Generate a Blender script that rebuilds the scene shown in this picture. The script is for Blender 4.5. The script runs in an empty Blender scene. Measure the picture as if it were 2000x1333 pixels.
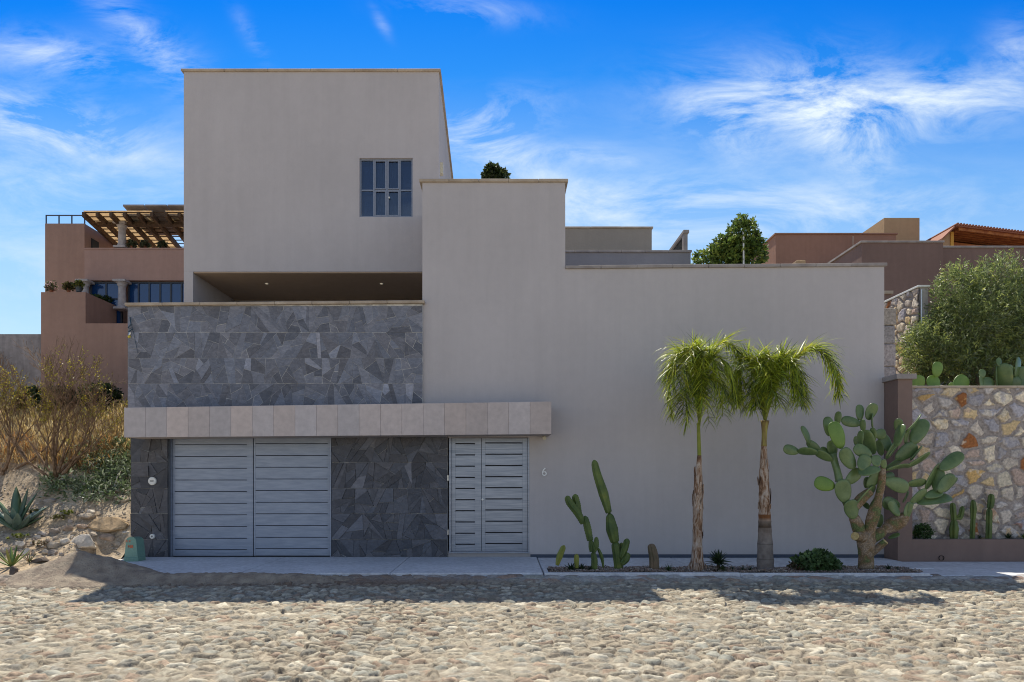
import bpy, math, random
import numpy as np
from mathutils import Vector, Matrix, noise as mnoise
R = math.radians
SC = bpy.context.scene
COL = SC.collection
F = 1333.0; CX = 985.0; CY = 935.0; CH = 1.6
def X(px, Y): return (px-CX)*Y/F
def Z(py, Y): return CH+(CY-py)*Y/F
def P(px, py, Y): return Vector((X(px, Y), Y, Z(py, Y)))
rnd = random.Random(7)

# ------------------------------------------------------------------ materials
def new_mat(name):
    m = bpy.data.materials.new(name); m.use_nodes = True
    nt = m.node_tree; b = nt.nodes['Principled BSDF']
    return m, nt, b
def N(nt, t, **k):
    n = nt.nodes.new(t)
    for a, v in k.items(): setattr(n, a, v)
    return n
def lk(nt, a, b): nt.links.new(a, b)
def noise_node(nt, scale, detail=4, rough=.55, coord=None, dist=0, stretch=None):
    n = N(nt, 'ShaderNodeTexNoise'); n.inputs['Scale'].default_value = scale
    n.inputs['Detail'].default_value = detail; n.inputs['Roughness'].default_value = rough
    n.inputs['Distortion'].default_value = dist
    if coord is None:
        g = N(nt, 'ShaderNodeNewGeometry'); coord = g.outputs['Position']
    if stretch:
        mp = N(nt, 'ShaderNodeMapping'); mp.inputs['Scale'].default_value = stretch
        lk(nt, coord, mp.inputs['Vector']); coord = mp.outputs['Vector']
    lk(nt, coord, n.inputs['Vector'])
    return n
def ramp(nt, src, stops):
    r = N(nt, 'ShaderNodeValToRGB'); cr = r.color_ramp
    while len(cr.elements) < len(stops): cr.elements.new(.5)
    for e, (p, c) in zip(cr.elements, stops):
        e.position = p; e.color = (*c, 1) if len(c) == 3 else c
    lk(nt, src, r.inputs['Fac']); return r
def mix(nt, fac, a, b, mode='MIX'):
    m = N(nt, 'ShaderNodeMix', data_type='RGBA', blend_type=mode)
    for sock, v in ((m.inputs[0], fac), (m.inputs[6], a), (m.inputs[7], b)):
        if isinstance(v, (int, float)): sock.default_value = v
        elif isinstance(v, tuple): sock.default_value = (*v, 1)
        else: lk(nt, v, sock)
    return m.outputs[2]
def bump(nt, b, h, strength=.3, dist=.01, prev=None):
    n = N(nt, 'ShaderNodeBump'); n.inputs['Strength'].default_value = strength
    n.inputs['Distance'].default_value = dist
    lk(nt, h, n.inputs['Height'])
    if prev: lk(nt, prev, n.inputs['Normal'])
    lk(nt, n.outputs['Normal'], b.inputs['Normal']); return n.outputs['Normal']
def mat_var(name, c1, c2, scale=3, rough=.8, fine=60, bs=.25, bd=.004, metal=0, stretch=None, detail=6, spec=.3, lo=.35, hi=.65):
    m, nt, b = new_mat(name)
    n = noise_node(nt, scale, detail, stretch=stretch)
    r = ramp(nt, n.outputs['Fac'], [(lo, c1), (hi, c2)])
    lk(nt, r.outputs['Color'], b.inputs['Base Color'])
    b.inputs['Roughness'].default_value = rough; b.inputs['Metallic'].default_value = metal
    b.inputs['Specular IOR Level'].default_value = spec
    if fine:
        f = noise_node(nt, fine, 5, .6); bump(nt, b, f.outputs['Fac'], bs, bd)
    return m
def mat_attr(name, rough=.8, scale=30, amount=.5, fine=80, bs=.3, bd=.004, spec=.25, stretch=None, trans=0, detail=5):
    """colour attribute Col times a noise"""
    m, nt, b = new_mat(name)
    a = N(nt, 'ShaderNodeAttribute', attribute_name='Col')
    n = noise_node(nt, scale, detail, .6, stretch=stretch)
    r = ramp(nt, n.outputs['Fac'], [(.3, (1-amount,)*3), (.7, (1+amount*.6,)*3)])
    c = mix(nt, 1.0, a.outputs['Color'], r.outputs['Color'], 'MULTIPLY')
    lk(nt, c, b.inputs['Base Color'])
    b.inputs['Roughness'].default_value = rough; b.inputs['Specular IOR Level'].default_value = spec
    if fine:
        f = noise_node(nt, fine, 5, .65); bump(nt, b, f.outputs['Fac'], bs, bd)
    if trans:
        t = N(nt, 'ShaderNodeBsdfTranslucent'); lk(nt, c, t.inputs['Color'])
        ms = N(nt, 'ShaderNodeMixShader'); ms.inputs[0].default_value = trans
        out = nt.nodes['Material Output']
        lk(nt, b.outputs[0], ms.inputs[1]); lk(nt, t.outputs[0], ms.inputs[2]); lk(nt, ms.outputs[0], out.inputs['Surface'])
    return m
def mat_plain(name, c, rough=.5, metal=0, spec=.5):
    m, nt, b = new_mat(name); b.inputs['Base Color'].default_value = (*c, 1)
    b.inputs['Roughness'].default_value = rough; b.inputs['Metallic'].default_value = metal
    b.inputs['Specular IOR Level'].default_value = spec
    n = noise_node(nt, 25, 4); r = ramp(nt, n.outputs['Fac'], [(.3, tuple(v*.88 for v in c)), (.7, tuple(min(1, v*1.1) for v in c))])
    lk(nt, r.outputs['Color'], b.inputs['Base Color'])
    return m
def mat_stucco(name, c, var=.06, low=None):
    """painted render: trowel mottle, faint rain streaks, fine grain"""
    m, nt, b = new_mat(name)
    n1 = noise_node(nt, .55, 3, .5); n2 = noise_node(nt, 6, 6, .6)
    n3 = noise_node(nt, 1.0, 5, .6, stretch=(5, 5, .35))
    r1 = ramp(nt, n1.outputs['Fac'], [(.3, tuple(v*(1-var) for v in c)), (.7, tuple(v*(1+var) for v in c))])
    r2 = ramp(nt, n2.outputs['Fac'], [(.3, (1-var*.7,)*3), (.7, (1+var*.5,)*3)])
    r3 = ramp(nt, n3.outputs['Fac'], [(.35, (1-var,)*3), (.6, (1,)*3)])
    o = mix(nt, 1.0, r1.outputs['Color'], r2.outputs['Color'], 'MULTIPLY')
    o = mix(nt, 1.0, o, r3.outputs['Color'], 'MULTIPLY')
    lk(nt, o, b.inputs['Base Color']); b.inputs['Roughness'].default_value = .92
    b.inputs['Specular IOR Level'].default_value = .15
    f = noise_node(nt, 45, 6, .65); p = bump(nt, b, f.outputs['Fac'], .35, .006)
    f2 = noise_node(nt, 3, 4, .6); bump(nt, b, f2.outputs['Fac'], .25, .03, p)
    return m
def mat_slate(name, k):
    m, nt, b = new_mat(name)
    a = N(nt, 'ShaderNodeAttribute', attribute_name='Col')
    n = noise_node(nt, 7, 8, .65, dist=1.2, stretch=(1, 1, 1.8))
    r = ramp(nt, n.outputs['Fac'], [(.25, (.68,)*3), (.5, (1,)*3), (.75, (1.45, 1.43, 1.4))])
    v = N(nt, 'ShaderNodeTexVoronoi', feature='DISTANCE_TO_EDGE'); v.inputs['Scale'].default_value = 2.1
    w = noise_node(nt, 3, 3, dist=1)
    g = N(nt, 'ShaderNodeNewGeometry')
    add = N(nt, 'ShaderNodeVectorMath', operation='ADD'); lk(nt, g.outputs['Position'], add.inputs[0]); lk(nt, w.outputs['Color'], add.inputs[1])
    lk(nt, add.outputs[0], v.inputs['Vector'])
    rv = ramp(nt, v.outputs['Distance'], [(0, (1,)*3), (.012, (0,)*3)])
    msk = noise_node(nt, 1.7, 3); rm = ramp(nt, msk.outputs['Fac'], [(.54, (0,)*3), (.62, (.55,)*3)])
    vm = mix(nt, 1.0, rv.outputs['Color'], rm.outputs['Color'], 'MULTIPLY')
    c = mix(nt, 1.0, a.outputs['Color'], r.outputs['Color'], 'MULTIPLY')
    c = mix(nt, vm, c, (.34*k, .34*k, .34*k))
    lk(nt, c, b.inputs['Base Color']); b.inputs['Roughness'].default_value = .62
    b.inputs['Specular IOR Level'].default_value = .35
    f = noise_node(nt, 18, 8, .7, dist=.8); bump(nt, b, f.outputs['Fac'], .6, .012)
    return m

M = {}
M['stucco'] = mat_stucco('stucco', (.505, .47, .468), .04)
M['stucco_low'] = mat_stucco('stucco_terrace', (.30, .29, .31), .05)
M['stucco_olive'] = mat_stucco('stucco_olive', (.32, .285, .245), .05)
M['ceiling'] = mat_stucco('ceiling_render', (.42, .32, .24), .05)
M['brown_l'] = mat_stucco('brown_render', (.35, .225, .18), .08)
M['brown_l2'] = mat_stucco('brown_render_upper', (.39, .255, .215), .08)
M['brown_r'] = mat_stucco('umber_render', (.215, .145, .125), .07)
M['rust_r'] = mat_stucco('rust_render', (.32, .18, .13), .07)
M['tan_r'] = mat_stucco('tan_render', (.45, .31, .185), .06)
M['brown_p'] = mat_stucco('pilaster_render', (.235, .165, .14), .07)
M['coping'] = mat_var('coping_stone', (.36, .29, .22), (.50, .42, .33), 2.5, .85, 50)
M['coping_grey'] = mat_var('coping_grey', (.26, .23, .22), (.38, .34, .32), 2.5, .85, 50)
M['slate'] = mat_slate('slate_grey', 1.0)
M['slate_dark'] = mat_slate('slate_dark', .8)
M['grout'] = mat_var('grout', (.36, .36, .36), (.58, .57, .55), 9, .95, 70)
M['metal_g'] = mat_var('garage_paint', (.25, .29, .37), (.315, .355, .44), 1.5, .42, 30, .08, .002, .25, (2, 2, 14), 6, .4)
M['metal_d'] = mat_var('gate_paint', (.20, .23, .29), (.34, .37, .44), 1.8, .34, 30, .12, .002, .45, (1.2, 1.2, 22), 7, .5, .3, .72)
M['black'] = mat_plain('slot_black', (.012, .013, .016), .7)
M['darkmetal'] = mat_plain('dark_metal', (.05, .06, .08), .5, .4)
M['win_metal'] = mat_plain('window_metal', (.27, .29, .34), .4, .3)
M['white'] = mat_plain('white_plastic', (.72, .72, .68), .45)
M['number_white'] = mat_plain('number_white', (.88, .88, .86), .4)
M['steel'] = mat_plain('brushed_steel', (.62, .62, .62), .28, .8)
M['cream'] = mat_plain('cream_plastic', (.62, .57, .42), .5)
M['box_green'] = mat_plain('cabinet_green', (.17, .31, .24), .5)
M['orange'] = mat_plain('marking_orange', (.75, .13, .03), .7)
M['print'] = mat_plain('print_grey', (.2, .2, .2), .7)
M['curtain'] = mat_var('curtain', (.15, .15, .155), (.24, .235, .23), 3, .9, 0, stretch=(9, 9, .5))
M['wood'] = mat_var('weathered_wood', (.05, .03, .018), (.13, .08, .045), 4, .8, 40, stretch=(6, 1, 6))
M['tile_wood'] = mat_var('reddish_rafter', (.26, .08, .03), (.45, .18, .06), 4, .8, 40)
M['ochre'] = mat_plain('ochre_paint', (.62, .34, .06), .8)
M['roof_sheet'] = None
M['col_stone'] = mat_var('column_stone', (.34, .31, .31), (.48, .45, .44), 9, .85, 60)
M['terracotta'] = mat_plain('terracotta', (.30, .11, .06), .8)
M['soil'] = mat_var('soil', (.07, .05, .035), (.16, .11, .08), 12, .95, 60, .6, .01)
M['ground'] = mat_var('dry_ground', (.22, .17, .12), (.36, .29, .20), .6, .95, 10, .4, .03)
def mk_hill():
    m, nt, b = new_mat('hill_earth')
    n1 = noise_node(nt, 1.3, 8, .65); n2 = noise_node(nt, 14, 8, .7)
    r1 = ramp(nt, n1.outputs['Fac'], [(.3, (.32, .235, .155)), (.5, (.50, .39, .27)), (.7, (.62, .51, .37))])
    r2 = ramp(nt, n2.outputs['Fac'], [(.32, (.5,)*3), (.6, (1.15,)*3)])
    lk(nt, mix(nt, 1.0, r1.outputs['Color'], r2.outputs['Color'], 'MULTIPLY'), b.inputs['Base Color'])
    b.inputs['Roughness'].default_value = .95; b.inputs['Specular IOR Level'].default_value = .1
    bump(nt, b, n2.outputs['Fac'], .9, .03); return m
M['hill'] = mk_hill()
M['sand'] = mat_var('sand', (.24, .19, .15), (.40, .33, .25), 6, .95, 35, 1.0, .03, detail=10)
M['rock'] = mat_attr('rock', .9, 9, .4, 40, .8, .02, .15)
M['cobble'] = mat_attr('cobble', .8, 22, .32, 60, .8, .012, .25)
M['rubble'] = mat_attr('rubble', .88, 20, .4, 50, .8, .012, .2)
M['leaf'] = mat_attr('leaf', .42, 8, .25, 0, trans=.42, spec=.45)
M['palmleaf'] = mat_attr('palm_leaflet', .36, 6, .2, 0, trans=.4, spec=.5)
M['grass'] = mat_attr('dry_blade', .6, 8, .2, 0, trans=.45)
M['twig'] = mat_var('twig_bark', (.11, .065, .035), (.30, .20, .13), 14, .8, 0)
M['bark'] = mat_var('trunk_bark', (.14, .09, .06), (.30, .21, .15), 12, .9, 40, .6, .01)
def mk_cactus(name, c1, c2, rough=.55):
    m, nt, b = new_mat(name)
    n = noise_node(nt, 3.2, 7, .7); r = ramp(nt, n.outputs['Fac'], [(.35, c1), (.6, c2), (.78, tuple(a*b_ for a, b_ in zip(c2, (1.7, 1.3, .9))))])
    n2 = noise_node(nt, 55, 4, .7); r2 = ramp(nt, n2.outputs['Fac'], [(.62, (1,)*3), (.72, (1.9, 1.7, 1.5))])
    lk(nt, mix(nt, 1.0, r.outputs['Color'], r2.outputs['Color'], 'MULTIPLY'), b.inputs['Base Color'])
    b.inputs['Roughness'].default_value = rough; bump(nt, b, n2.outputs['Fac'], .25, .004)
    b.inputs['Specular IOR Level'].default_value = .45
    return m
M['cactus'] = mk_cactus('cactus_green', (.045, .085, .02), (.12, .165, .035))
M['cactus_y'] = mk_cactus('cactus_yellow', (.16, .19, .03), (.27, .27, .05))
M['cactus_b'] = mk_cactus('cactus_brown', (.09, .08, .045), (.19, .13, .08))
M['pad'] = mk_cactus('opuntia_pad', (.075, .13, .045), (.145, .21, .08), .30)
M['pad_y'] = mk_cactus('opuntia_pad_bright', (.10, .19, .03), (.155, .26, .045), .45)
def mk_op_trunk():
    m, nt, b = new_mat('opuntia_trunk')
    n = noise_node(nt, 4, 6, .6, dist=.5)
    r = ramp(nt, n.outputs['Fac'], [(.40, (.13, .17, .06)), (.49, (.25, .16, .08)), (.6, (.36, .28, .20))])
    n2 = N(nt, 'ShaderNodeTexVoronoi'); n2.inputs['Scale'].default_value = 40
    g = N(nt, 'ShaderNodeNewGeometry'); lk(nt, g.outputs['Position'], n2.inputs['Vector'])
    r2 = ramp(nt, n2.outputs['Distance'], [(.1, (1.25,)*3), (.6, (.7,)*3)])
    lk(nt, mix(nt, 1.0, r.outputs['Color'], r2.outputs['Color'], 'MULTIPLY'), b.inputs['Base Color'])
    b.inputs['Roughness'].default_value = .85; bump(nt, b, n2.outputs['Distance'], .5, .01); return m
M['op_trunk'] = mk_op_trunk()
M['cut'] = mat_var('cut_flesh', (.42, .30, .12), (.60, .48, .24), 30, .9, 60)
def mk_palm_trunk(name, light):
    m, nt, b = new_mat(name)
    n = noise_node(nt, 4.5, 8, .68, dist=1.2, stretch=(3.2, 3.2, .8))
    r = ramp(nt, n.outputs['Fac'], [(.36, (.07, .035, .02)), (.45, (.24, .13, .07)), (.55, (.42, .33, .26) if light else (.30, .23, .18)), (.7, (.58, .50, .44) if light else (.38, .32, .28))])
    lk(nt, r.outputs['Color'], b.inputs['Base Color']); b.inputs['Roughness'].default_value = .88
    f = noise_node(nt, 14, 6, .7, stretch=(3, 3, .5)); bump(nt, b, f.outputs['Fac'], .8, .02); return m
M['ptrunk'] = mk_palm_trunk('palm_trunk_flaking', True)
M['ptrunk2'] = mk_palm_trunk('palm_trunk_ringed', True)
def ringed(m):
    nt = m.node_tree; b = nt.nodes['Principled BSDF']; old = b.inputs['Base Color'].links[0].from_socket
    g = N(nt, 'ShaderNodeNewGeometry'); sp = N(nt, 'ShaderNodeSeparateXYZ'); lk(nt, g.outputs['Position'], sp.inputs[0])
    mr = N(nt, 'ShaderNodeMapRange'); mr.inputs['From Max'].default_value = 1.2; lk(nt, sp.outputs['Z'], mr.inputs['Value'])
    n = noise_node(nt, 9, 5); gr = ramp(nt, n.outputs['Fac'], [(.3, (.13, .11, .10)), (.7, (.25, .22, .20))])
    band = ramp(nt, mr.outputs[0], [(0, (.9,)*3), (.14, (1,)*3), (.15, (.6,)*3), (.165, (1,)*3), (.36, (1,)*3), (.37, (.6,)*3), (.39, (1.1,)*3), (.6, (1.1, 1.0, .9)), (.62, (.35, .25, .15)), (.7, (.9, .8, .7)), (.72, (1.4, 1.2, 1.0)), (.76, (1.0, .45, .15))])
    low = mix(nt, 1.0, gr.outputs['Color'], band.outputs['Color'], 'MULTIPLY')
    sw_ = ramp(nt, mr.outputs[0], [(.80, (0,)*3), (.815, (1,)*3)])
    lk(nt, mix(nt, sw_.outputs['Color'], low, old), b.inputs['Base Color'])
ringed(M['ptrunk2'])
M['petiole_b'] = mat_var('palm_petiole_brown', (.17, .10, .05), (.34, .32, .08), 9, .6, 0, stretch=(3, 3, .4))
M['petiole'] = mat_var('palm_petiole', (.19, .22, .03), (.30, .32, .06), 6, .5, 0)
def mk_concrete():
    m, nt, b = new_mat('concrete')
    n1 = noise_node(nt, 1.1, 6, .6); n2 = noise_node(nt, 11, 8, .7)
    r1 = ramp(nt, n1.outputs['Fac'], [(.3, (.58, .58, .60)), (.7, (.74, .74, .76))])
    r2 = ramp(nt, n2.outputs['Fac'], [(.3, (.68,)*3), (.65, (1.06,)*3)])
    lk(nt, mix(nt, 1.0, r1.outputs['Color'], r2.outputs['Color'], 'MULTIPLY'), b.inputs['Base Color'])
    b.inputs['Roughness'].default_value = .85; bump(nt, b, n2.outputs['Fac'], .3, .006); return m
M['concrete'] = mk_concrete()
M['blockwall'] = mat_stucco('block_wall', (.27, .26, .27), .28)
def mk_canopy():
    m, nt, b = new_mat('quarried_panels')
    a = N(nt, 'ShaderNodeAttribute', attribute_name='Col')
    n = noise_node(nt, 9, 7, .65); r = ramp(nt, n.outputs['Fac'], [(.3, (.87,)*3), (.7, (1.08,)*3)])
    lk(nt, mix(nt, 1.0, a.outputs['Color'], r.outputs['Color'], 'MULTIPLY'), b.inputs['Base Color'])
    b.inputs['Roughness'].default_value = .85; b.inputs['Specular IOR Level'].default_value = .2
    f = noise_node(nt, 80, 5, .6); bump(nt, b, f.outputs['Fac'], .3, .004); return m
M['canopy'] = mk_canopy()
def mk_glass(name, tint, alpha):
    m, nt, b = new_mat(name); nt.nodes.remove(b)
    g = N(nt, 'ShaderNodeBsdfGlossy'); g.inputs['Roughness'].default_value = .03; g.inputs['Color'].default_value = (.9, .95, 1, 1)
    t = N(nt, 'ShaderNodeBsdfTransparent'); t.inputs['Color'].default_value = (*tint, 1)
    fr = N(nt, 'ShaderNodeFresnel'); fr.inputs['IOR'].default_value = alpha
    ms = N(nt, 'ShaderNodeMixShader'); lk(nt, fr.outputs[0], ms.inputs[0]); lk(nt, t.outputs[0], ms.inputs[1]); lk(nt, g.outputs[0], ms.inputs[2])
    lk(nt, ms.outputs[0], nt.nodes['Material Output'].inputs['Surface']); return m
M['glass'] = mk_glass('window_glass', (.62, .72, .85), 1.75)
M['glass_rail'] = mk_glass('rail_glass', (.80, .93, .92), 1.5)
m, nt, b = new_mat('blue_glass'); b.inputs['Base Color'].default_value = (.008, .045, .15, 1); b.inputs['Roughness'].default_value = .06
b.inputs['Specular IOR Level'].default_value = .9
n = noise_node(nt, 1.2, 3); bump(nt, b, n.outputs['Fac'], .1, .02); M['blue_glass'] = m
m, nt, b = new_mat('dark_room_backing'); b.inputs['Base Color'].default_value = (.03, .04, .06, 1); b.inputs['Roughness'].default_value = .05
M['dark_back'] = m  # opaque backing colour that supplies the darkness of the unlit room
m, nt, b = new_mat('roof_sheet'); n = noise_node(nt, 3, 4); r = ramp(nt, n.outputs['Fac'], [(.3, (.66, .52, .36)), (.7, (.80, .68, .50))])
t = N(nt, 'ShaderNodeBsdfTranslucent'); lk(nt, r.outputs['Color'], t.inputs['Color']); lk(nt, r.outputs['Color'], b.inputs['Base Color'])
ms = N(nt, 'ShaderNodeMixShader'); ms.inputs[0].default_value = .7
lk(nt, b.outputs[0], ms.inputs[1]); lk(nt, t.outputs[0], ms.inputs[2]); lk(nt, ms.outputs[0], nt.nodes['Material Output'].inputs['Surface'])
M['roof_sheet'] = m
m, nt, b = new_mat('lamp_glow'); b.inputs['Base Color'].default_value = (.9, .85, .7, 1)
b.inputs['Emission Color'].default_value = (1, .88, .65, 1); b.inputs['Emission Strength'].default_value = .25; M['glow'] = m

# ------------------------------------------------------------------ mesh builder
class MB:
    def __init__(s): s.v = []; s.f = []; s.c = []
    def add(s, vs, fs, col=None):
        o = len(s.v); s.v += [tuple(q) for q in vs]; s.f += [tuple(i+o for i in f) for f in fs]
        s.c += [col or (1, 1, 1)]*len(vs)
    def box(s, x0, x1, y0, y1, z0, z1, col=None, bev=0):
        s.sbox(x0, x1, y0, y1, z0, z0, z1, z1, col, bev)
    def sbox(s, x0, x1, y0, y1, zb0, zb1, zt0, zt1, col=None, bev=0):
        if not bev:
            vs = [(x0, y0, zb0), (x1, y0, zb1), (x1, y1, zb1), (x0, y1, zb0), (x0, y0, zt0), (x1, y0, zt1), (x1, y1, zt1), (x0, y1, zt0)]
            s.add(vs, [(0, 3, 2, 1), (4, 5, 6, 7), (0, 1, 5, 4), (1, 2, 6, 5), (2, 3, 7, 6), (3, 0, 4, 7)], col); return
        bm_corners = []
        e = bev
        # chamfered box: three quads per corner set
        xs = (x0, x1); ys = (y0, y1); zz = ((zb0, zb1), (zt0, zt1))
        vs = []; idx = {}
        for i in (0, 1):
            for j in (0, 1):
                for k in (0, 1):
                    sx = 1 if i == 0 else -1; sy = 1 if j == 0 else -1; sz = 1 if k == 0 else -1
                    px, py, pz = xs[i], ys[j], zz[k][i]
                    idx[i, j, k, 'x'] = len(vs); vs.append((px, py+sy*e, pz+sz*e))
                    idx[i, j, k, 'y'] = len(vs); vs.append((px+sx*e, py, pz+sz*e))
                    idx[i, j, k, 'z'] = len(vs); vs.append((px+sx*e, py+sy*e, pz))
        fs = []
        def q(*k): fs.append([idx[a] for a in k])
        for i in (0, 1): q((i, 0, 0, 'x'), (i, 1, 0, 'x'), (i, 1, 1, 'x'), (i, 0, 1, 'x'))
        for j in (0, 1): q((0, j, 0, 'y'), (1, j, 0, 'y'), (1, j, 1, 'y'), (0, j, 1, 'y'))
        for k in (0, 1): q((0, 0, k, 'z'), (1, 0, k, 'z'), (1, 1, k, 'z'), (0, 1, k, 'z'))
        for i in (0, 1):
            for j in (0, 1):
                q((i, j, 0, 'x'), (i, j, 1, 'x'), (i, j, 1, 'y'), (i, j, 0, 'y'))
                for k in (0, 1):
                    if i == 0 and j == 0: pass
            for k in (0, 1): q((i, 0, k, 'x'), (i, 1, k, 'x'), (i, 1, k, 'z'), (i, 0, k, 'z'))
        for j in (0, 1):
            for k in (0, 1): q((0, j, k, 'y'), (1, j, k, 'y'), (1, j, k, 'z'), (0, j, k, 'z'))
        for i in (0, 1):
            for j in (0, 1):
                for k in (0, 1): fs.append([idx[i, j, k, 'x'], idx[i, j, k, 'y'], idx[i, j, k, 'z']])
        s.add(vs, fs, col)
    def prism(s, poly, y0, y1, col=None):
        """poly in (x,z), extruded y0..y1 (poly anticlockwise seen from the street)"""
        n = len(poly)
        vs = [(x, y0, z) for x, z in poly]+[(x, y1, z) for x, z in poly]
        fs = [tuple(range(n)), tuple(range(2*n-1, n-1, -1))]+[(i, i+n, (i+1) % n+n, (i+1) % n) for i in range(n)]
        s.add(vs, fs, col)
    def prism_z(s, poly, z0, z1, col=None):
        n = len(poly)
        vs = [(x, y, z0) for x, y in poly]+[(x, y, z1) for x, y in poly]
        fs = [tuple(range(n-1, -1, -1)), tuple(range(n, 2*n))]+[(i, (i+1) % n, (i+1) % n+n, i+n) for i in range(n)]
        s.add(vs, fs, col)
    def tube(s, pts, rad, n=8, col=None, ribs=0, depth=0, cap=True, flat=1.0, spin=0):
        pts = [Vector(p) for p in pts]; rings = []
        if isinstance(rad, (int, float)): rad = [rad]*len(pts)
        d = (pts[1]-pts[0]).normalized(); ref = Vector((0, 1, 0)) if abs(d.y) < .9 else Vector((1, 0, 0))
        o = len(s.v); vs = []; fs = []
        a = d.cross(ref).normalized()
        for i, p in enumerate(pts):
            if i == 0: d = pts[1]-p
            elif i == len(pts)-1: d = p-pts[i-1]
            else: d = pts[i+1]-pts[i-1]
            d = d.normalized(); a = (a-d*a.dot(d)).normalized(); b = d.cross(a)
            for k in range(n):
                th = 2*math.pi*k/n+spin
                rr = rad[i]
                if ribs: rr *= 1-depth*abs(math.sin(ribs*th/2))**.8
                vs.append(p+a*(math.cos(th)*rr)+b*(math.sin(th)*rr*flat))
        for i in range(len(pts)-1):
            for k in range(n):
                fs.append((i*n+k, i*n+(k+1) % n, (i+1)*n+(k+1) % n, (i+1)*n+k))
        if cap: fs.append(tuple(range(n-1, -1, -1))); fs.append(tuple((len(pts)-1)*n+k for k in range(n)))
        s.add(vs, fs, col)
    def build(s, name, mat, parent=None, smooth=False, **tags):
        if parent is None:
            xs = [v[0] for v in s.v]; ys = [v[1] for v in s.v]; zs = [v[2] for v in s.v]
            org = Vector(((min(xs)+max(xs))/2, (min(ys)+max(ys))/2, min(zs)))
        else: org = WORLD[parent.name]
        me = bpy.data.meshes.new(name)
        me.from_pydata([(v[0]-org.x, v[1]-org.y, v[2]-org.z) for v in s.v], [], s.f)
        if any(c != (1, 1, 1) for c in s.c):
            at = me.color_attributes.new('Col', 'FLOAT_COLOR', 'POINT')
            at.data.foreach_set('color', np.array([(*c, 1) for c in s.c], dtype=np.float32).ravel())
        if smooth: me.polygons.foreach_set('use_smooth', [True]*len(me.polygons))
        me.materials.append(mat); me.update()
        o = bpy.data.objects.new(name, me); COL.objects.link(o)
        if parent is None: o.location = org
        else: o.parent = parent
        WORLD[o.name] = org.copy()
        tag(o, **tags)
        return o
WORLD = {}
def tag(o, label=None, cat=None, group=None, kind=None):
    if label: o['label'] = label
    if cat: o['category'] = cat
    if group: o['group'] = group
    if kind: o['kind'] = kind
    return o
def thing(name, label, cat, loc, group=None):
    o = bpy.data.objects.new(name, None); COL.objects.link(o); o.location = loc; o.empty_display_size = .2
    WORLD[o.name] = Vector(loc); return tag(o, label, cat, group)
def text_mesh(name, s, size, loc, mat, parent, extrude=.008, label=None):
    cu = bpy.data.curves.new(name, 'FONT'); cu.body = s; cu.size = size; cu.extrude = extrude
    cu.align_x = 'CENTER'; cu.align_y = 'CENTER'
    tmp = bpy.data.objects.new('tmp_text', cu); COL.objects.link(tmp)
    bpy.context.view_layer.update()
    me = bpy.data.meshes.new_from_object(tmp.evaluated_get(bpy.context.evaluated_depsgraph_get()))
    bpy.data.objects.remove(tmp); me.name = name; me.materials.clear(); me.materials.append(mat)
    o = bpy.data.objects.new(name, me); COL.objects.link(o); o.parent = parent
    o.rotation_euler = (R(90), 0, 0); o.location = Vector(loc)-WORLD[parent.name]
    WORLD[o.name] = Vector(loc)
    return o
def grid_mesh(name, V, C, nu, nv, mat, parent=None, **tags):
    """V (nu*nv,3) world, C (nu*nv,3) or None"""
    org = Vector(((V[:, 0].min()+V[:, 0].max())/2, (V[:, 1].min()+V[:, 1].max())/2, V[:, 2].min())) if parent is None else WORLD[parent.name]
    W = (V-np.array(org[:])).astype(np.float32)
    ii, jj = np.meshgrid(np.arange(nu-1), np.arange(nv-1), indexing='ij')
    a = (ii*nv+jj).ravel(); q = np.stack([a, a+nv, a+nv+1, a+1], 1).astype(np.int32)
    me = bpy.data.meshes.new(name)
    me.vertices.add(len(W)); me.vertices.foreach_set('co', W.ravel())
    me.loops.add(q.size); me.loops.foreach_set('vertex_index', q.ravel())
    me.polygons.add(len(q)); me.polygons.foreach_set('loop_start', np.arange(len(q), dtype=np.int32)*4)
    me.polygons.foreach_set('loop_total', np.full(len(q), 4, dtype=np.int32))
    me.polygons.foreach_set('use_smooth', np.ones(len(q), dtype=bool))
    me.update(calc_edges=True); me.validate()
    if C is not None:
        at = me.color_attributes.new('Col', 'FLOAT_COLOR', 'POINT')
        at.data.foreach_set('color', np.concatenate([C, np.ones((len(C), 1))], 1).astype(np.float32).ravel())
    me.materials.append(mat)
    o = bpy.data.objects.new(name, me); COL.objects.link(o)
    if parent is None: o.location = org
    else: o.parent = parent
    WORLD[o.name] = org.copy(); tag(o, **tags); return o

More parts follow.
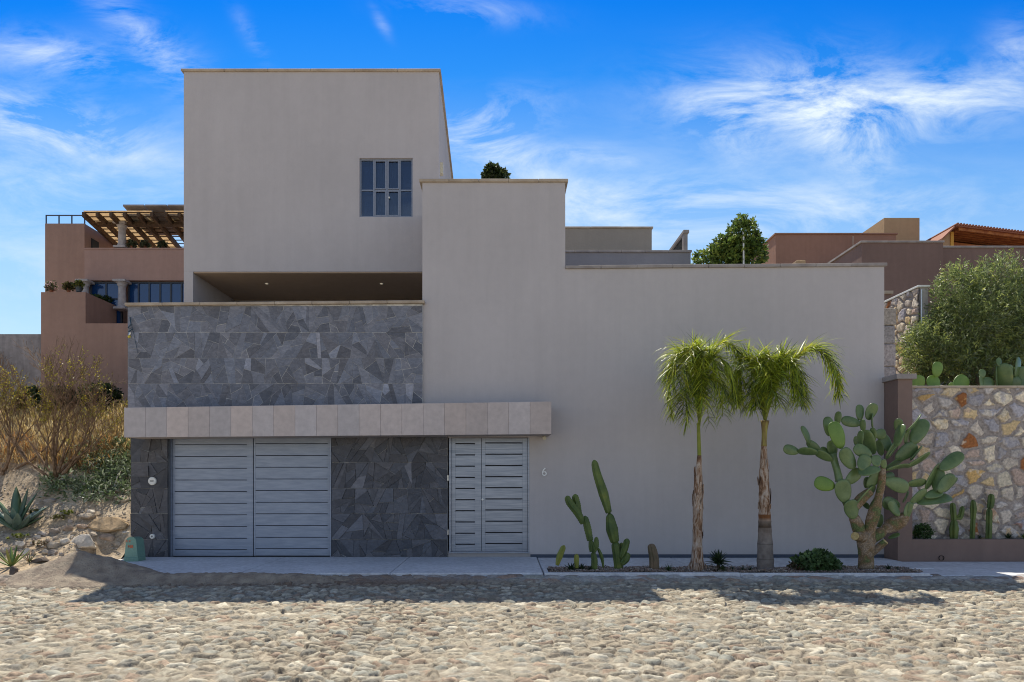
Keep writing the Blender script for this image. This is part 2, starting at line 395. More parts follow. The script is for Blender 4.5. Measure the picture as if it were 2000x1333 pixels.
# value noise and voronoi in numpy
_TAB = {}
def vnoise(U, V, scale, seed, octaves=3):
    if seed not in _TAB: rs = np.random.RandomState(seed); _TAB[seed] = [rs.rand(256, 256) for _ in range(5)]
    out = np.zeros_like(U); amp = 1; tot = 0
    for o in range(octaves):
        T = _TAB[seed][o]; u = U*scale; v = V*scale
        i = np.floor(u).astype(int); j = np.floor(v).astype(int); fu = u-i; fv = v-j
        fu = fu*fu*(3-2*fu); fv = fv*fv*(3-2*fv)
        g = lambda a, b: T[a % 256, b % 256]
        out += amp*((g(i, j)*(1-fu)+g(i+1, j)*fu)*(1-fv)+(g(i, j+1)*(1-fu)+g(i+1, j+1)*fu)*fv)
        tot += amp; amp *= .5; scale *= 2.03
    return out/tot
def vor(U, V, cu, cv, seed, jit=.85):
    rs = np.random.RandomState(seed); JX = rs.rand(256, 256)*jit; JY = rs.rand(256, 256)*jit
    u = U/cu; v = V/cv; i = np.floor(u).astype(int); j = np.floor(v).astype(int)
    F1 = np.full(U.shape, 9.); F2 = np.full(U.shape, 9.); ID = np.zeros(U.shape, int)
    P1u = np.zeros(U.shape); P1v = np.zeros(U.shape); P2u = np.zeros(U.shape); P2v = np.zeros(U.shape)
    for a in (-1, 0, 1):
        for b in (-1, 0, 1):
            ii = i+a; jj = j+b
            pu = ii+JX[ii % 256, jj % 256]; pv = jj+JY[ii % 256, jj % 256]
            d = np.hypot(u-pu, v-pv); n1 = d < F1; n2 = (~n1) & (d < F2)
            P2u = np.where(n1, P1u, np.where(n2, pu, P2u)); P2v = np.where(n1, P1v, np.where(n2, pv, P2v))
            F2 = np.where(n1, F1, np.where(n2, d, F2))
            ID = np.where(n1, (ii % 256)*256+(jj % 256), ID); P1u = np.where(n1, pu, P1u); P1v = np.where(n1, pv, P1v)
            F1 = np.where(n1, d, F1)
    D = np.hypot(P2u-P1u, P2v-P1v)+1e-6
    E = (F2**2-F1**2)/(2*D)         # distance to the cell border, in cell units
    return E, ID, u-P1u, v-P1v
def sm(x, a, b):
    t = np.clip((x-a)/(b-a), 0, 1); return t*t*(3-2*t)

# ------------------------------------------------------------------ camera, sun, world
cam = bpy.data.cameras.new('camera'); co = bpy.data.objects.new('camera', cam); COL.objects.link(co)
co.location = (0, 0, CH); co.rotation_euler = (R(90), 0, 0)
cam.sensor_width = 36; cam.lens = 36*F/2000; cam.shift_x = (1000-CX)/2000; cam.shift_y = (CY-666.5)/2000
SC.cycles.filter_width = 1.05; cam.clip_end = 3000; cam.clip_start = .05; SC.camera = co
sd = Vector((.22, -1, -1.77)).normalized()
sun = bpy.data.lights.new('sun', 'SUN'); so = bpy.data.objects.new('sun', sun); COL.objects.link(so)
so.rotation_euler = sd.to_track_quat('-Z', 'Y').to_euler(); so.location = (-4, 30, 40)
sun.energy = 4.55; sun.angle = R(.5); sun.color = (1, .93, .79)
w = bpy.data.worlds.new('World'); SC.world = w; w.use_nodes = True; nt = w.node_tree
bg = nt.nodes['Background']
sky = N(nt, 'ShaderNodeTexSky', sky_type='NISHITA'); sky.sun_disc = False
sky.sun_elevation = math.asin(-sd.z); sky.sun_rotation = math.atan2(-sd.x, -sd.y); sky.altitude = 1900; sky.dust_density = .6; sky.ozone_density = 2.5
tc = N(nt, 'ShaderNodeTexCoord'); sep = N(nt, 'ShaderNodeSeparateXYZ'); lk(nt, tc.outputs['Generated'], sep.inputs[0])
def mth(op, a, b=None, c=None, clamp=False):
    n = N(nt, 'ShaderNodeMath', operation=op); n.use_clamp = clamp
    for s, v in zip(n.inputs, (a, b, c)):
        if v is None: continue
        if isinstance(v, (int, float)): s.default_value = v
        else: lk(nt, v, s)
    return n.outputs[0]
yy = mth('MAXIMUM', mth('ABSOLUTE', sep.outputs['Y']), .25)
uu = mth('DIVIDE', sep.outputs['X'], yy); vv = mth('DIVIDE', sep.outputs['Z'], yy)
cmb = N(nt, 'ShaderNodeCombineXYZ'); lk(nt, uu, cmb.inputs[0]); lk(nt, vv, cmb.inputs[1])
def wnoise(rot, sx, sy, scale, dist, off=0, det=8):
    mp = N(nt, 'ShaderNodeMapping'); mp.inputs['Rotation'].default_value = (0, 0, R(rot)); mp.inputs['Scale'].default_value = (sx, sy, 1)
    mp.inputs['Location'].default_value = (off, off*.7, 0)
    lk(nt, cmb.outputs[0], mp.inputs[0])
    n = noise_node(nt, scale, det, .66, mp.outputs[0], dist); return n.outputs['Fac']
def blob(px, py, rx, ry, rot, amp):
    cu = (px-CX)/F; cv = (CY-py)/F; a = R(rot)
    du = mth('SUBTRACT', uu, cu); dv = mth('SUBTRACT', vv, cv)
    p = mth('ADD', mth('MULTIPLY', du, math.cos(a)*F/rx), mth('MULTIPLY', dv, math.sin(a)*F/rx))
    q = mth('ADD', mth('MULTIPLY', du, -math.sin(a)*F/ry), mth('MULTIPLY', dv, math.cos(a)*F/ry))
    r2 = mth('ADD', mth('MULTIPLY', p, p), mth('MULTIPLY', q, q))
    return mth('MULTIPLY', mth('POWER', 2.718, mth('MULTIPLY', r2, -1)), amp)
def total(lst):
    s = lst[0]
    for k in lst[1:]: s = mth('ADD', s, k)
    return s
fine = wnoise(-16, 1.0, 2.3, 5.2, .55, det=12)
fine2 = wnoise(24, 1.0, 2.8, 4.2, .5, 3.1)
big = total([blob(1540, 190, 210, 75, 2, 1.05), blob(1660, 285, 95, 60, -25, .95), blob(1850, 205, 200, 60, 8, .9), blob(1430, 260, 90, 60, -30, .5),
             blob(100, 108, 130, 38, -8, .85), blob(60, 215, 230, 40, -10, .75), blob(110, 270, 280, 45, -12, .6), blob(960, 235, 110, 45, 10, .8), blob(980, 310, 140, 45, -25, .8), blob(1110, 300, 90, 20, 3, .5),
             blob(1200, 312, 60, 14, 0, .4), blob(920, 20, 120, 26, -5, .4), blob(1985, 100, 50, 50, 30, .55)])
thin = total([blob(270, 60, 130, 28, -38, .65), blob(330, 130, 150, 50, -40, .5), blob(490, 70, 60, 16, -60, .3), blob(745, 45, 30, 10, -60, .35), blob(950, 420, 600, 90, -3, .4), blob(1300, 400, 600, 80, 0, .5), blob(1650, 420, 400, 60, 0, .4), blob(100, 380, 350, 100, -5, .5), blob(80, 540, 300, 90, -3, .4)])
c1 = mth('MULTIPLY', big, mth('SMOOTH_MIN', mth('MULTIPLY', mth('SUBTRACT', fine, .41, clamp=True), 4.0), 1.05, .2), clamp=False)
c2 = mth('MULTIPLY', thin, mth('MULTIPLY', mth('SUBTRACT', fine2, .42, clamp=True), 3.4))
cl = mth('ADD', c1, c2, clamp=True)
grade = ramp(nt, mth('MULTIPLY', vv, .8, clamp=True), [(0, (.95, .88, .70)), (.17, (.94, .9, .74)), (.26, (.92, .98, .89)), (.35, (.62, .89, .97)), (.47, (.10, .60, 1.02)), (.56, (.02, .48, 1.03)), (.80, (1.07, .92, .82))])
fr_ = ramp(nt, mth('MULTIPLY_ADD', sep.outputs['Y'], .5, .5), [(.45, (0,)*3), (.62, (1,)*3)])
gr2 = mix(nt, fr_.outputs['Color'], (1.07, .92, .82), grade.outputs['Color'])  # zenith and unseen rear sky tinted neutral to cut blue fill on walls
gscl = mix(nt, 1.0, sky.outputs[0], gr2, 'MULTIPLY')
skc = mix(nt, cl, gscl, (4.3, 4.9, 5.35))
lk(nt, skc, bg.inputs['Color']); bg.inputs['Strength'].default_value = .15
SC.view_settings.view_transform = 'Standard'; SC.view_settings.look = 'None'; SC.view_settings.exposure = .38; SC.view_settings.gamma = 1

# ------------------------------------------------------------------ ground, road, sidewalk
g = MB(); g.add([(-900, -900, -.6), (900, -900, -.6), (900, 900, -.6), (-900, 900, -.6)], [(0, 1, 2, 3)]); g.build('ground', M['ground'], kind='structure')
KY = 11.55
def road_patch():
    xs = np.arange(-11.0, 11.5, .014); ys = np.arange(4.6, 11.68, .013)
    U, V = np.meshgrid(xs, ys, indexing='ij')
    wu = U+(vnoise(U, V, 14, 1, 3)-.5)*.06; wv = V+(vnoise(U, V, 14, 2, 3)-.5)*.05
    E, ID, du, dv = vor(wu+50, wv+50, .16, .125, 3, .95)
    rs = np.random.RandomState(5); n = 65536
    h0 = rs.rand(n); tu = rs.randn(n)*.018; tv = rs.randn(n)*.022; sz = rs.rand(n)
    dome = sm(E, .0+.06*(1-sz[ID]), .20)*(.72+.28*sm(E, .1, .45))
    z = dome*(.026+.024*h0[ID])+(tu[ID]*du+tv[ID]*dv)*dome
    sandl = -.006+.034*vnoise(U, V, 1.3, 11, 4)+.006*vnoise(U, V, 22, 12, 2)
    fill = sm(sandl-z, -.003, .006)
    z = np.maximum(z, sandl-.002)+.009*(vnoise(U, V, 26, 13, 3)-.5)
    pal = np.array([(.47, .41, .31), (.42, .375, .29), (.53, .475, .37), (.39, .33, .245), (.37, .34, .28), (.46, .39, .29), (.60, .55, .44), (.38, .37, .31), (.40, .30, .22), (.50, .445, .34)])
    cid = rs.randint(0, len(pal), n); var = .66+.44*rs.rand(n)
    C = pal[cid[ID]]*var[ID][..., None]*1.0
    jn = (1-sm(E, .07, .20))[..., None]*.85; C = C*(1-jn)+np.array((.12, .09, .065))*jn
    C = C*(.78+.44*vnoise(U, V, 24, 14, 4))[..., None]
    S = np.array((.37, .325, .255))*(.85+.3*vnoise(U, V, 2.5, 21, 4))[..., None]
    C = C*(1-.75*fill[..., None])+S*.75*fill[..., None]
    # kerb slope of larger set stones, dirtier towards the left
    k = sm(V, 11.12, 11.5); Zb = -.15+k*.085+.02*(vnoise(U, V, .5, 31, 2)-.5)
    dirt = sm(V+.35*(vnoise(U, V, 1.3, 41, 3)-.5), 10.7, 11.2)*sm(-U, -1.2, 2.0)
    C = C*(1-dirt[..., None])+np.array((.22, .155, .11))*dirt[..., None]
    E2, ID2, du2, dv2 = vor(U+90, V*1.35+90, .30, .20, 9)
    kz = sm(E2, .05, .3)*.035*(.4+.9*rs.rand(n)[ID2])
    z = z*(1-k)+kz*k*.9
    pk = np.array([(.30, .28, .27), (.36, .25, .20), (.42, .40, .38), (.27, .22, .19), (.50, .48, .46), (.33, .33, .30)])
    CK = pk[rs.randint(0, 6, n)[ID2]]; mort = 1-sm(E2, .05, .12)
    CK = CK*(1-mort[..., None])+np.array((.40, .385, .365))*mort[..., None]
    CK = CK*(1-.6*dirt[..., None])+np.array((.22, .155, .11))*.6*dirt[..., None]
    C = C*(1-k[..., None])+CK*k[..., None]
    W = np.stack([U, V, Zb+z], -1).reshape(-1, 3)
    grid_mesh('road', W, np.clip(C, 0, 1).reshape(-1, 3), len(xs), len(ys), M['cobble'], kind='structure')
road_patch()
def road_coarse():
    for k, (x0, x1, y0, y1, st) in enumerate(((-30, 30, -14, 4.6, .12), (-30, -11, 4.6, 11.6, .12), (11.484, 30, 4.6, 11.6, .12))):
        xs = np.arange(x0, x1+.01, st); ys = np.arange(y0, y1+.01, st); U, V = np.meshgrid(xs, ys, indexing='ij')
        pal = np.array([(.52, .46, .36), (.46, .42, .35), (.57, .52, .42), (.43, .36, .28)])
        C = pal[np.random.RandomState(k).randint(0, 4, U.shape)]
        z = -.135+.02*np.random.RandomState(k+4).rand(*U.shape)
        grid_mesh('road', np.stack([U, V, z], -1).reshape(-1, 3), C.reshape(-1, 3), len(xs), len(ys), M['cobble'], kind='structure')
road_coarse()

sw = MB()
def slab(x0, x1, y0, y1, z):
    sw.box(x0, x1, y0, y1, -.4, z, bev=.012)
xj = [-8.9, -7.2, -4.15, -1.78, X(1062, 11.6)]
ybed = 12.38
slabs = [(-7.95, -7.25), (-7.24, -4.5), (-4.49, -1.95), (-1.94, X(1062, 11.6))]
for a, b_ in slabs: slab(a, b_-.012 if b_ > 0 else b_, 11.6, 13.97, -.005)
bedx0 = X(1062, 11.6)+.01; bedx1 = X(1795, 11.9)
slab(bedx0, 3.4, ybed, 13.97, -.02); slab(3.41, 7.77, ybed, 13.97, -.022)
slab(bedx1, 10.4, 11.6, 13.5, -.045); slab(10.41, 14, 11.6, 13.5, -.045)
slab(7.78, bedx1-.01, ybed, 13.5, -.03)
sw.build('sidewalk', M['concrete'], kind='structure')
kb = MB()
kb.box(bedx0, 4.0, 11.56, 11.66, -.3, .0, bev=.01); kb.box(4.005, bedx1-.01, 11.565, 11.66, -.3, -.008, bev=.01); kb.box(bedx0, bedx0+.08, 11.665, ybed, -.3, .0, bev=.01)
kb.build('planting_bed_edging', M['concrete'], label='low concrete edging in front of the gravel cactus bed', cat='kerb')
gs = MB()
gs.box(bedx0+.08, bedx1-.012, 11.665, ybed-.005, -.3, -.03)
gs.build('planting_bed', M['soil'], kind='structure')
gv = MB(); rg = random.Random(3)
gp = [(.36, .25, .20), (.45, .37, .30), (.30, .22, .19), (.52, .47, .42), (.40, .30, .25), (.24, .20, .18)]
for i in range(9000):
    x = rg.uniform(bedx0+.1, bedx1-.05); y = rg.uniform(11.68, ybed-.02); z = -.02+rg.uniform(0, .04)
    z += .05*mnoise.noise(Vector((x*1.5, y*3, 0)))
    a = rg.uniform(.009, .02); b_ = a*rg.uniform(.5, .9); c = a*rg.uniform(.4, .7); t = rg.uniform(0, 3.14)
    ct, st = math.cos(t), math.sin(t); cc = rg.choice(gp); k = rg.uniform(.8, 1.2)
    gv.add([(x+ct*a, y+st*a, z), (x-st*b_, y+ct*b_, z), (x-ct*a, y-st*a, z), (x+st*b_, y-ct*b_, z), (x, y, z+c), (x, y, z-c)],
           [(0, 1, 4), (1, 2, 4), (2, 3, 4), (3, 0, 4), (1, 0, 5), (2, 1, 5), (3, 2, 5), (0, 3, 5)], tuple(v*k for v in cc))
gv.build('gravel', M['rock'], kind='stuff', label='reddish brown gravel covering the planting bed', cat='gravel')

# hillside (left lot)
HP = [(10.6, -.5), (11.3, -.45), (11.75, -.10), (12.6, .02), (13.2, .15), (14, .52), (15, 1.2), (16, 2.1), (17, 3.0), (17.6, 3.35), (18.5, 3.42), (26, 3.7), (60, 5), (120, 6)]
HY = np.array([p[0] for p in HP]); HZ = np.array([p[1] for p in HP])
def hill_arr(U, V):
    z = np.interp(V, HY, HZ)
    amp = sm(V, 11.5, 13.5)
    z = z+amp*(.22*(vnoise(U+40, V, .6, 51, 3)-.5)+.10*(vnoise(U+40, V, 3.2, 52, 4)-.5))
    flat = sm(U, -8.5, -7.95)*(1-sm(V, 13.3, 14.3))*sm(V, 11.6, 11.8); z = z*(1-flat)+(-.06)*flat
    return z
_hx = np.arange(-18, -7.5, .05); _hy = np.arange(10.6, 27, .05); _U, _V = np.meshgrid(_hx, _hy, indexing='ij'); _H = hill_arr(_U, _V).tolist()
def hz(x, y):
    a = min(max((x+18)/.05, 0), len(_hx)-1.001); b_ = min(max((y-10.6)/.05, 0), len(_hy)-1.001); i = int(a); j = int(b_); a -= i; b_ -= j
    return (_H[i][j]*(1-a)+_H[i+1][j]*a)*(1-b_)+(_H[i][j+1]*(1-a)+_H[i+1][j+1]*a)*b_
def on_hill(px, py, lo=11.3, hi=26):
    y = lo
    while y < hi:
        if Z(py, y) <= hz(X(px, y), y): break
        y += .03
    return Vector((X(px, y), y, hz(X(px, y), y)))
xs = np.concatenate([np.arange(-60, -17, 1.0), np.arange(-17, -7.62, .07), [-7.62]]); ys = np.concatenate([np.arange(10.6, 17, .06), np.arange(17, 30, .25), np.arange(30, 120, 5)])
U, V = np.meshgrid(xs, ys, indexing='ij')
grid_mesh('hillside', np.stack([U, V, hill_arr(U, V)], -1).reshape(-1, 3), None, len(xs), len(ys), M['hill'], kind='structure')
# raised ground behind the right-hand wall and behind the house
rt = MB()
rt.add([(7.85, 14.4, 3.3), (60, 14.4, 3.3), (60, 24, 5.0), (7.85, 24, 5.0), (60, 120, 7.5), (7.85, 120, 7.5)], [(0, 1, 2, 3), (3, 2, 4, 5)])
rt.add([(-7.6, 24, 4.1), (7.85, 24, 5.0), (7.85, 120, 7.5), (-7.6, 120, 6.9)], [(0, 1, 2, 3)])
rt.build('terrace_ground', M['ground'], kind='structure')

# ------------------------------------------------------------------ slate cladding
def clip(poly, p, n):
    A = []; B = []
    for i in range(len(poly)):
        a = poly[i]; b = poly[(i+1) % len(poly)]
        da = (a[0]-p[0])*n[0]+(a[1]-p[1])*n[1]; db = (b[0]-p[0])*n[0]+(b[1]-p[1])*n[1]
        (A if da >= 0 else B).append(a)
        if da*db < 0:
            t = da/(da-db); q = (a[0]+(b[0]-a[0])*t, a[1]+(b[1]-a[1])*t); A.append(q); B.append(q)
    return A, B
def area(p): return abs(sum(p[i][0]*p[(i+1) % len(p)][1]-p[(i+1) % len(p)][0]*p[i][1] for i in range(len(p))))/2
def shatter(poly, amax, r, out):
    if len(poly) < 3: return
    ar = area(poly)
    if ar < amax*r.uniform(.5, 1.6) : out.append(poly); return
    cx = sum(p[0] for p in poly)/len(poly); cy = sum(p[1] for p in poly)/len(poly)
    wx = max(p[0] for p in poly)-min(p[0] for p in poly); wy = max(p[1] for p in poly)-min(p[1] for p in poly)
    if wx > 1.4*wy: th = r.gauss(0, .42)
    else: th = r.uniform(0, math.pi)
    q = (cx+r.uniform(-.2, .2)*wx, cy+r.uniform(-.2, .2)*wy)
    A, B = clip(poly, q, (math.cos(th), math.sin(th)))
    if area(A) < .006 or area(B) < .006: out.append(poly); return
    shatter(A, amax, r, out); shatter(B, amax, r, out)
def slate_panel(mb, x0, x1, rows, y, seed, amax, tmin, tmax, tilt, base, light, side=None):
    """rows = list of z breaks; front at y facing -Y, or (side given) on plane x=side facing -X with x0..x1 as Y"""
    r = random.Random(seed)
    for z0, z1 in zip(rows[:-1], rows[1:]):
        ps = []; shatter([(x0, z0), (x1, z0), (x1, z1), (x0, z1)], amax, r, ps)
        for p in ps:
            cx = sum(q[0] for q in p)/len(p); cz = sum(q[1] for q in p)/len(p)
            g_ = r.uniform(.0018, .0065)*(1.5 if r.random() < .3 else 1)
            s_ = [(q[0]+(cx-q[0])*min(.3, g_/max(.01, math.hypot(q[0]-cx, q[1]-cz))), q[1]+(cz-q[1])*min(.3, g_/max(.01, math.hypot(q[0]-cx, q[1]-cz)))) for q in p]
            t = r.uniform(tmin, tmax); ta = r.gauss(0, tilt); tb = r.gauss(0, tilt)
            k = r.random(); f = r.uniform(.68, 1.32)*(1.5 if k < light else 1)
            hue = r.uniform(-.04, .04); col = (base[0]*f*(1+hue), base[1]*f, base[2]*f*(1-hue))
            n = len(s_); dep = [t+max(-.6*t, min(.9*t, (q[0]-cx)*ta+(q[1]-cz)*tb)) for q in s_]
            if side is None:
                fr = [(q[0], y-d, q[1]) for q, d in zip(s_, dep)]; bk = [(q[0], y, q[1]) for q in s_]
            else:
                fr = [(side-d, q[0], q[1]) for q, d in zip(s_, dep)]; bk = [(side, q[0], q[1]) for q in s_]
            ar = range(n)
            mb.add(fr+bk, [tuple(ar)]+[(i, i+n, (i+1) % n+n, (i+1) % n) for i in ar], col)

# ------------------------------------------------------------------ main house
YW = 14.0
H = thing('house', 'large grey rendered house with slate cladding, stone canopy and number 6 beside its gate', 'house', (0, YW, 0))
ztop_r0, ztop_r1 = Z(526, YW), Z(521, YW); ztop_m = Z(357, YW)
xg0, xg1 = X(877, YW), X(1034, YW); zg_top, zg_bot = Z(855, YW), Z(1078, YW)
xm0, xm1 = X(825, YW), X(1104, YW); xr = X(1727, YW)
wl = MB()
wl.box(xm0, xm1, YW, YW+.3, 2.9, ztop_m)
wl.box(xm0, xm1, YW+.3, 19.5, 2.9, ztop_m)
wl.box(xg1, xm1, YW, YW+.3, -.3, 2.9)
wl.sbox(xm1, xr, YW, YW+.3, -.3, -.3, ztop_r0, ztop_r1)
wl.box(xg0-.02, xg1, YW, YW+.3, zg_top, 2.9); wl.box(xg0-.02, xg1, YW+.04, YW+.3, -.3, zg_bot)
wl.build('wall', M['stucco'], H)
bs = MB(); bs.box(xg1+.02, xr-.01, YW-.012, YW-.001, -.1, .045); bs.build('base_strip', mat_plain('base_strip_blue', (.07, .085, .12), .8), H)
# core volumes behind the front
core = MB(); core.box(X(257, YW), xg1+.02, YW+.32, 19.5, -.3, 2.95); core.box(xm1+.01, 7.7, 17.0, 24, -.3, 5.0)
core.build('core_wall', M['stucco'], H)
# copings
def coping(x0, x1, y0, y1, za, zb, t, mat, joints, parent=H, lab=None):
    c = MB(); n = joints; r = random.Random(int(x0*100)+5)
    for i in range(n):
        a = x0+(x1-x0)*i/n; b_ = x0+(x1-x0)*(i+1)/n-.004; f = lambda q: za+(zb-za)*(q-x0)/(x1-x0)
        e = r.uniform(-.003, .003)
        c.sbox(a, b_, y0+e, y1, f(a)+e, f(b_)+e, f(a)+t+e, f(b_)+t+e, bev=.008)
    return c.build('coping', mat, parent)
coping(xm0-.06, xm1+.06, YW-.05, YW+.36, ztop_m, ztop_m, .06, M['coping'], 5)
coping(xm0-.06, xm0+.25, YW+.362, 19.5, ztop_m, ztop_m, .06, M['coping'], 1); coping(xm1-.25, xm1+.06, YW+.362, 19.5, ztop_m, ztop_m, .06, M['coping'], 1)
coping(xm1+.002, xr+.05, YW-.045, YW+.35, ztop_r0, ztop_r1, .065, M['coping_grey'], 9)

# stone parapet over the garage
px0, px1 = X(254, YW), X(826, YW); YP = 13.93
zp0, zp1 = Z(599, YP), Z(594, YP); zpb = 2.95
pw = MB(); pw.sbox(px0, px1, YP, YP+.24, zpb, zpb, zp0, zp1); pw.build('parapet', M['grout'], H)
sl = MB()
rows = [Z(y, YP) for y in (798, 750, 700, 650, 598)]
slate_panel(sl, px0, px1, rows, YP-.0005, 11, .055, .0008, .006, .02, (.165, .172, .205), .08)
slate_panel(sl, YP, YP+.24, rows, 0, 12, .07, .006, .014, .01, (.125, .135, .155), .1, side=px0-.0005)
sl.build('slate_cladding', M['slate'], H, label='upper band of mid grey slate slabs')
coping(X(247, YP), X(830, YP), YP-.075, YP+.30, zp0, zp1, .058, M['coping'], 8)
# terrace floor and left terrace wall
tf = MB(); tf.box(px0, xm0-.001, YP+.24, 16.15, 2.951, 3.1); tf.build('terrace_floor', M['coping'], H)
# lower slate
ls = MB(); zl = [-.12, .35, .88, 1.40, 1.93, 2.46]
ls_p = MB()
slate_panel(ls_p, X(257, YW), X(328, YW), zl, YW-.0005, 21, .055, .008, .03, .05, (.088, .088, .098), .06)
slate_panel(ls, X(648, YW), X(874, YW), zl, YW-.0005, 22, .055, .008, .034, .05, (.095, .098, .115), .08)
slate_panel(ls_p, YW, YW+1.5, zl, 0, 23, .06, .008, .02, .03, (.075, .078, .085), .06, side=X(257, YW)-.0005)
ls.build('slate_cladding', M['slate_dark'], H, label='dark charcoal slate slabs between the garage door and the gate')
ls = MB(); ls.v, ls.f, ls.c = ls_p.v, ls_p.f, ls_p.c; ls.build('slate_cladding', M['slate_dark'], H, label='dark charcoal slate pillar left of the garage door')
pl = MB(); pl.box(X(257, YW), X(328, YW), YW, YW+.3, -.3, 2.5); pl.box(X(648, YW), X(874, YW), YW, YW+.3, -.3, 2.5); pl.box(X(257, YW), X(874, YW), YW+.02, YW+.3, 2.5, 2.95)
pl.build('ground_floor_wall', M['grout'], H)

# canopy
YC = 13.28
cp = MB(); cx0, cx1 = X(244, YC), X(1077, YC); r = random.Random(4)
xx = cx0; f = lambda x, a, b_: a+(b_-a)*(x-cx0)/(cx1-cx0)
zt0, zt1, zb0, zb1 = Z(797, YC), Z(785, YC), Z(855, YC), Z(848.5, YC)
n = 20
for i in range(n):
    a = cx0+(cx1-cx0)*i/n; b_ = cx0+(cx1-cx0)*(i+1)/n-.003; k = r.uniform(.9, 1.07); hue = r.uniform(-.04, .05)
    e = r.uniform(0, .002)
    cp.sbox(a, b_, YC-.03-e, YC, f(a, zb0, zb1), f(b_, zb0, zb1), f(a, zt0, zt1), f(b_, zt0, zt1), (.54*k*(1+hue), .475*k, .455*k*(1-hue)), bev=.003)
cp.sbox(cx0+.004, cx1-.004, YC+.0005, YP-.02, zb0+.004, zb1+.004, zt0-.002, zt1-.002, (.40, .35, .31))
cp.build('canopy', M['canopy'], H)
cs = MB(); cs.sbox(X(827, YW)+.02, cx1-.01, YP-.018, YW-.001, zb0+.12, zb1, zt0, zt1-.006, (.42, .37, .33)); cs.build('canopy_back', M['canopy'], H)

# garage door
G = MB(); x0, x1 = X(329, YW), X(647, YW); yd = YW+.10; zt = Z(856, YW)+.12; zb = -.02
G.box(x0, x0+.03, YW+.03, yd+.05, zb, zt); G.box(x1-.02, x1, YW-.01, yd+.05, zb, zt); G.box(x0+.03, x1-.02, YW+.03, yd+.05, zt-.05, zt)
gd = G.build('garage_door', M['metal_g'], H, label='wide double leaf grey garage door')
bk = MB(); bk.box(x0, x1, yd+.055, yd+.07, zb, zt); bk.build('backing', M['black'], gd)  # black sheet stands in for the darkness behind the door slots
bk = MB(); bk.box(X(328, YW)+.001, x0+.028, YW+.005, YW+.029, zb, zt); bk.build('shadow_gap_strip', M['darkmetal'], gd)  # solid dark strip drawn in for the shade of the jamb gap
def leaf(xa, xb, za, zc, ys, gap, sx0, sx1, mat, parent, thick=.04, groove=False):
    m_ = MB(); xl, xr_ = sx0, sx1
    m_.box(xa, xl, ys, ys+thick, za, zc, bev=.003); m_.box(xr_, xb, ys, ys+thick, za, zc, bev=.003)
    n = 10; gz = []
    for i in range(n): gz.append(None)
    return m_
def door_leaf(xa, xb, za, zc, ys, slots, gap, sx0, sx1, mat, parent, label=None):
    m_ = MB(); th = .04
    m_.box(xa, sx0, ys, ys+th, za, zc, bev=.003); m_.box(sx1, xb, ys, ys+th, za, zc, bev=.003)
    zs = [za]+[v for s_ in sorted(slots) for v in (s_-gap/2, s_+gap/2)]+[zc]
    for i in range(0, len(zs), 2): m_.box(sx0-.002, sx1+.002, ys+.003, ys+th-.001, zs[i], zs[i+1], bev=.003)
    return m_.build('door_leaf', mat, parent, label=label)
sl_y = [869, 892, 915, 938, 960.5, 983.5, 1006, 1029, 1052, 1074]
door_leaf(x0+.034, X(490.5, YW), 0.0, zt-.055, yd, [Z(q, yd) for q in sl_y], .012, X(341, yd), X(482, yd), M['metal_g'], gd)
door_leaf(X(492, YW), x1-.024, 0.005, zt-.055, yd, [Z(q-2, yd) for q in sl_y], .012, X(499, yd), X(640, yd), M['metal_g'], gd)

# pedestrian gate
G = MB(); yd = YW+.09
G.box(xg0, xg0+.035, YW+.02, yd+.05, zg_bot, zg_top+.1); G.box(xg1-.03, xg1, YW+.02, yd+.05, zg_bot, zg_top+.1); G.box(xg0+.035, xg1-.03, YW+.02, yd+.05, zg_top, zg_top+.1)
G.box(xg0, xg1, YW-.03, YW+.10, zg_bot-.03, zg_bot-.001)
gt = G.build('gate', M['metal_d'], H, label='narrower grey steel gate with dark slots')
bk = MB(); bk.box(xg0, xg1, yd+.055, yd+.07, zg_bot, zg_top+.1); bk.build('backing', M['black'], gt)  # dark interior seen through the gate slits, put into a black sheet
s2 = [867, 889, 911, 933, 954.5, 976.5, 998, 1020, 1042, 1063.5]
xs_ = X(940.5, yd)
door_leaf(xg0+.038, xs_-.003, zg_bot+.004, zg_top-.004, yd, [Z(q, yd) for q in s2], .021, X(889.5, yd), X(927.5, yd), M['metal_d'], gt)
door_leaf(xs_+.003, xg1-.033, zg_bot+.004, zg_top-.004, yd, [Z(q-1.5, yd) for q in s2], .021, X(948, yd), X(1020.5, yd), M['metal_d'], gt)
lk_ = MB(); c = P(942.5, 976, yd-.02); lk_.tube([c+Vector((0, .025, 0)), c], .024, 20); lk_.tube([c, c-Vector((0, .012, 0))], .012, 12); lk_.build('lock', M['white'], gt)
hg = MB()
for py in (934, 1040):
    hg = MB(); q = P(875, py, YW-.02); hg.tube([q-Vector((0, 0, .055)), q+Vector((0, 0, .055))], .014, 10); hg.build('hinge', M['steel'], gt)

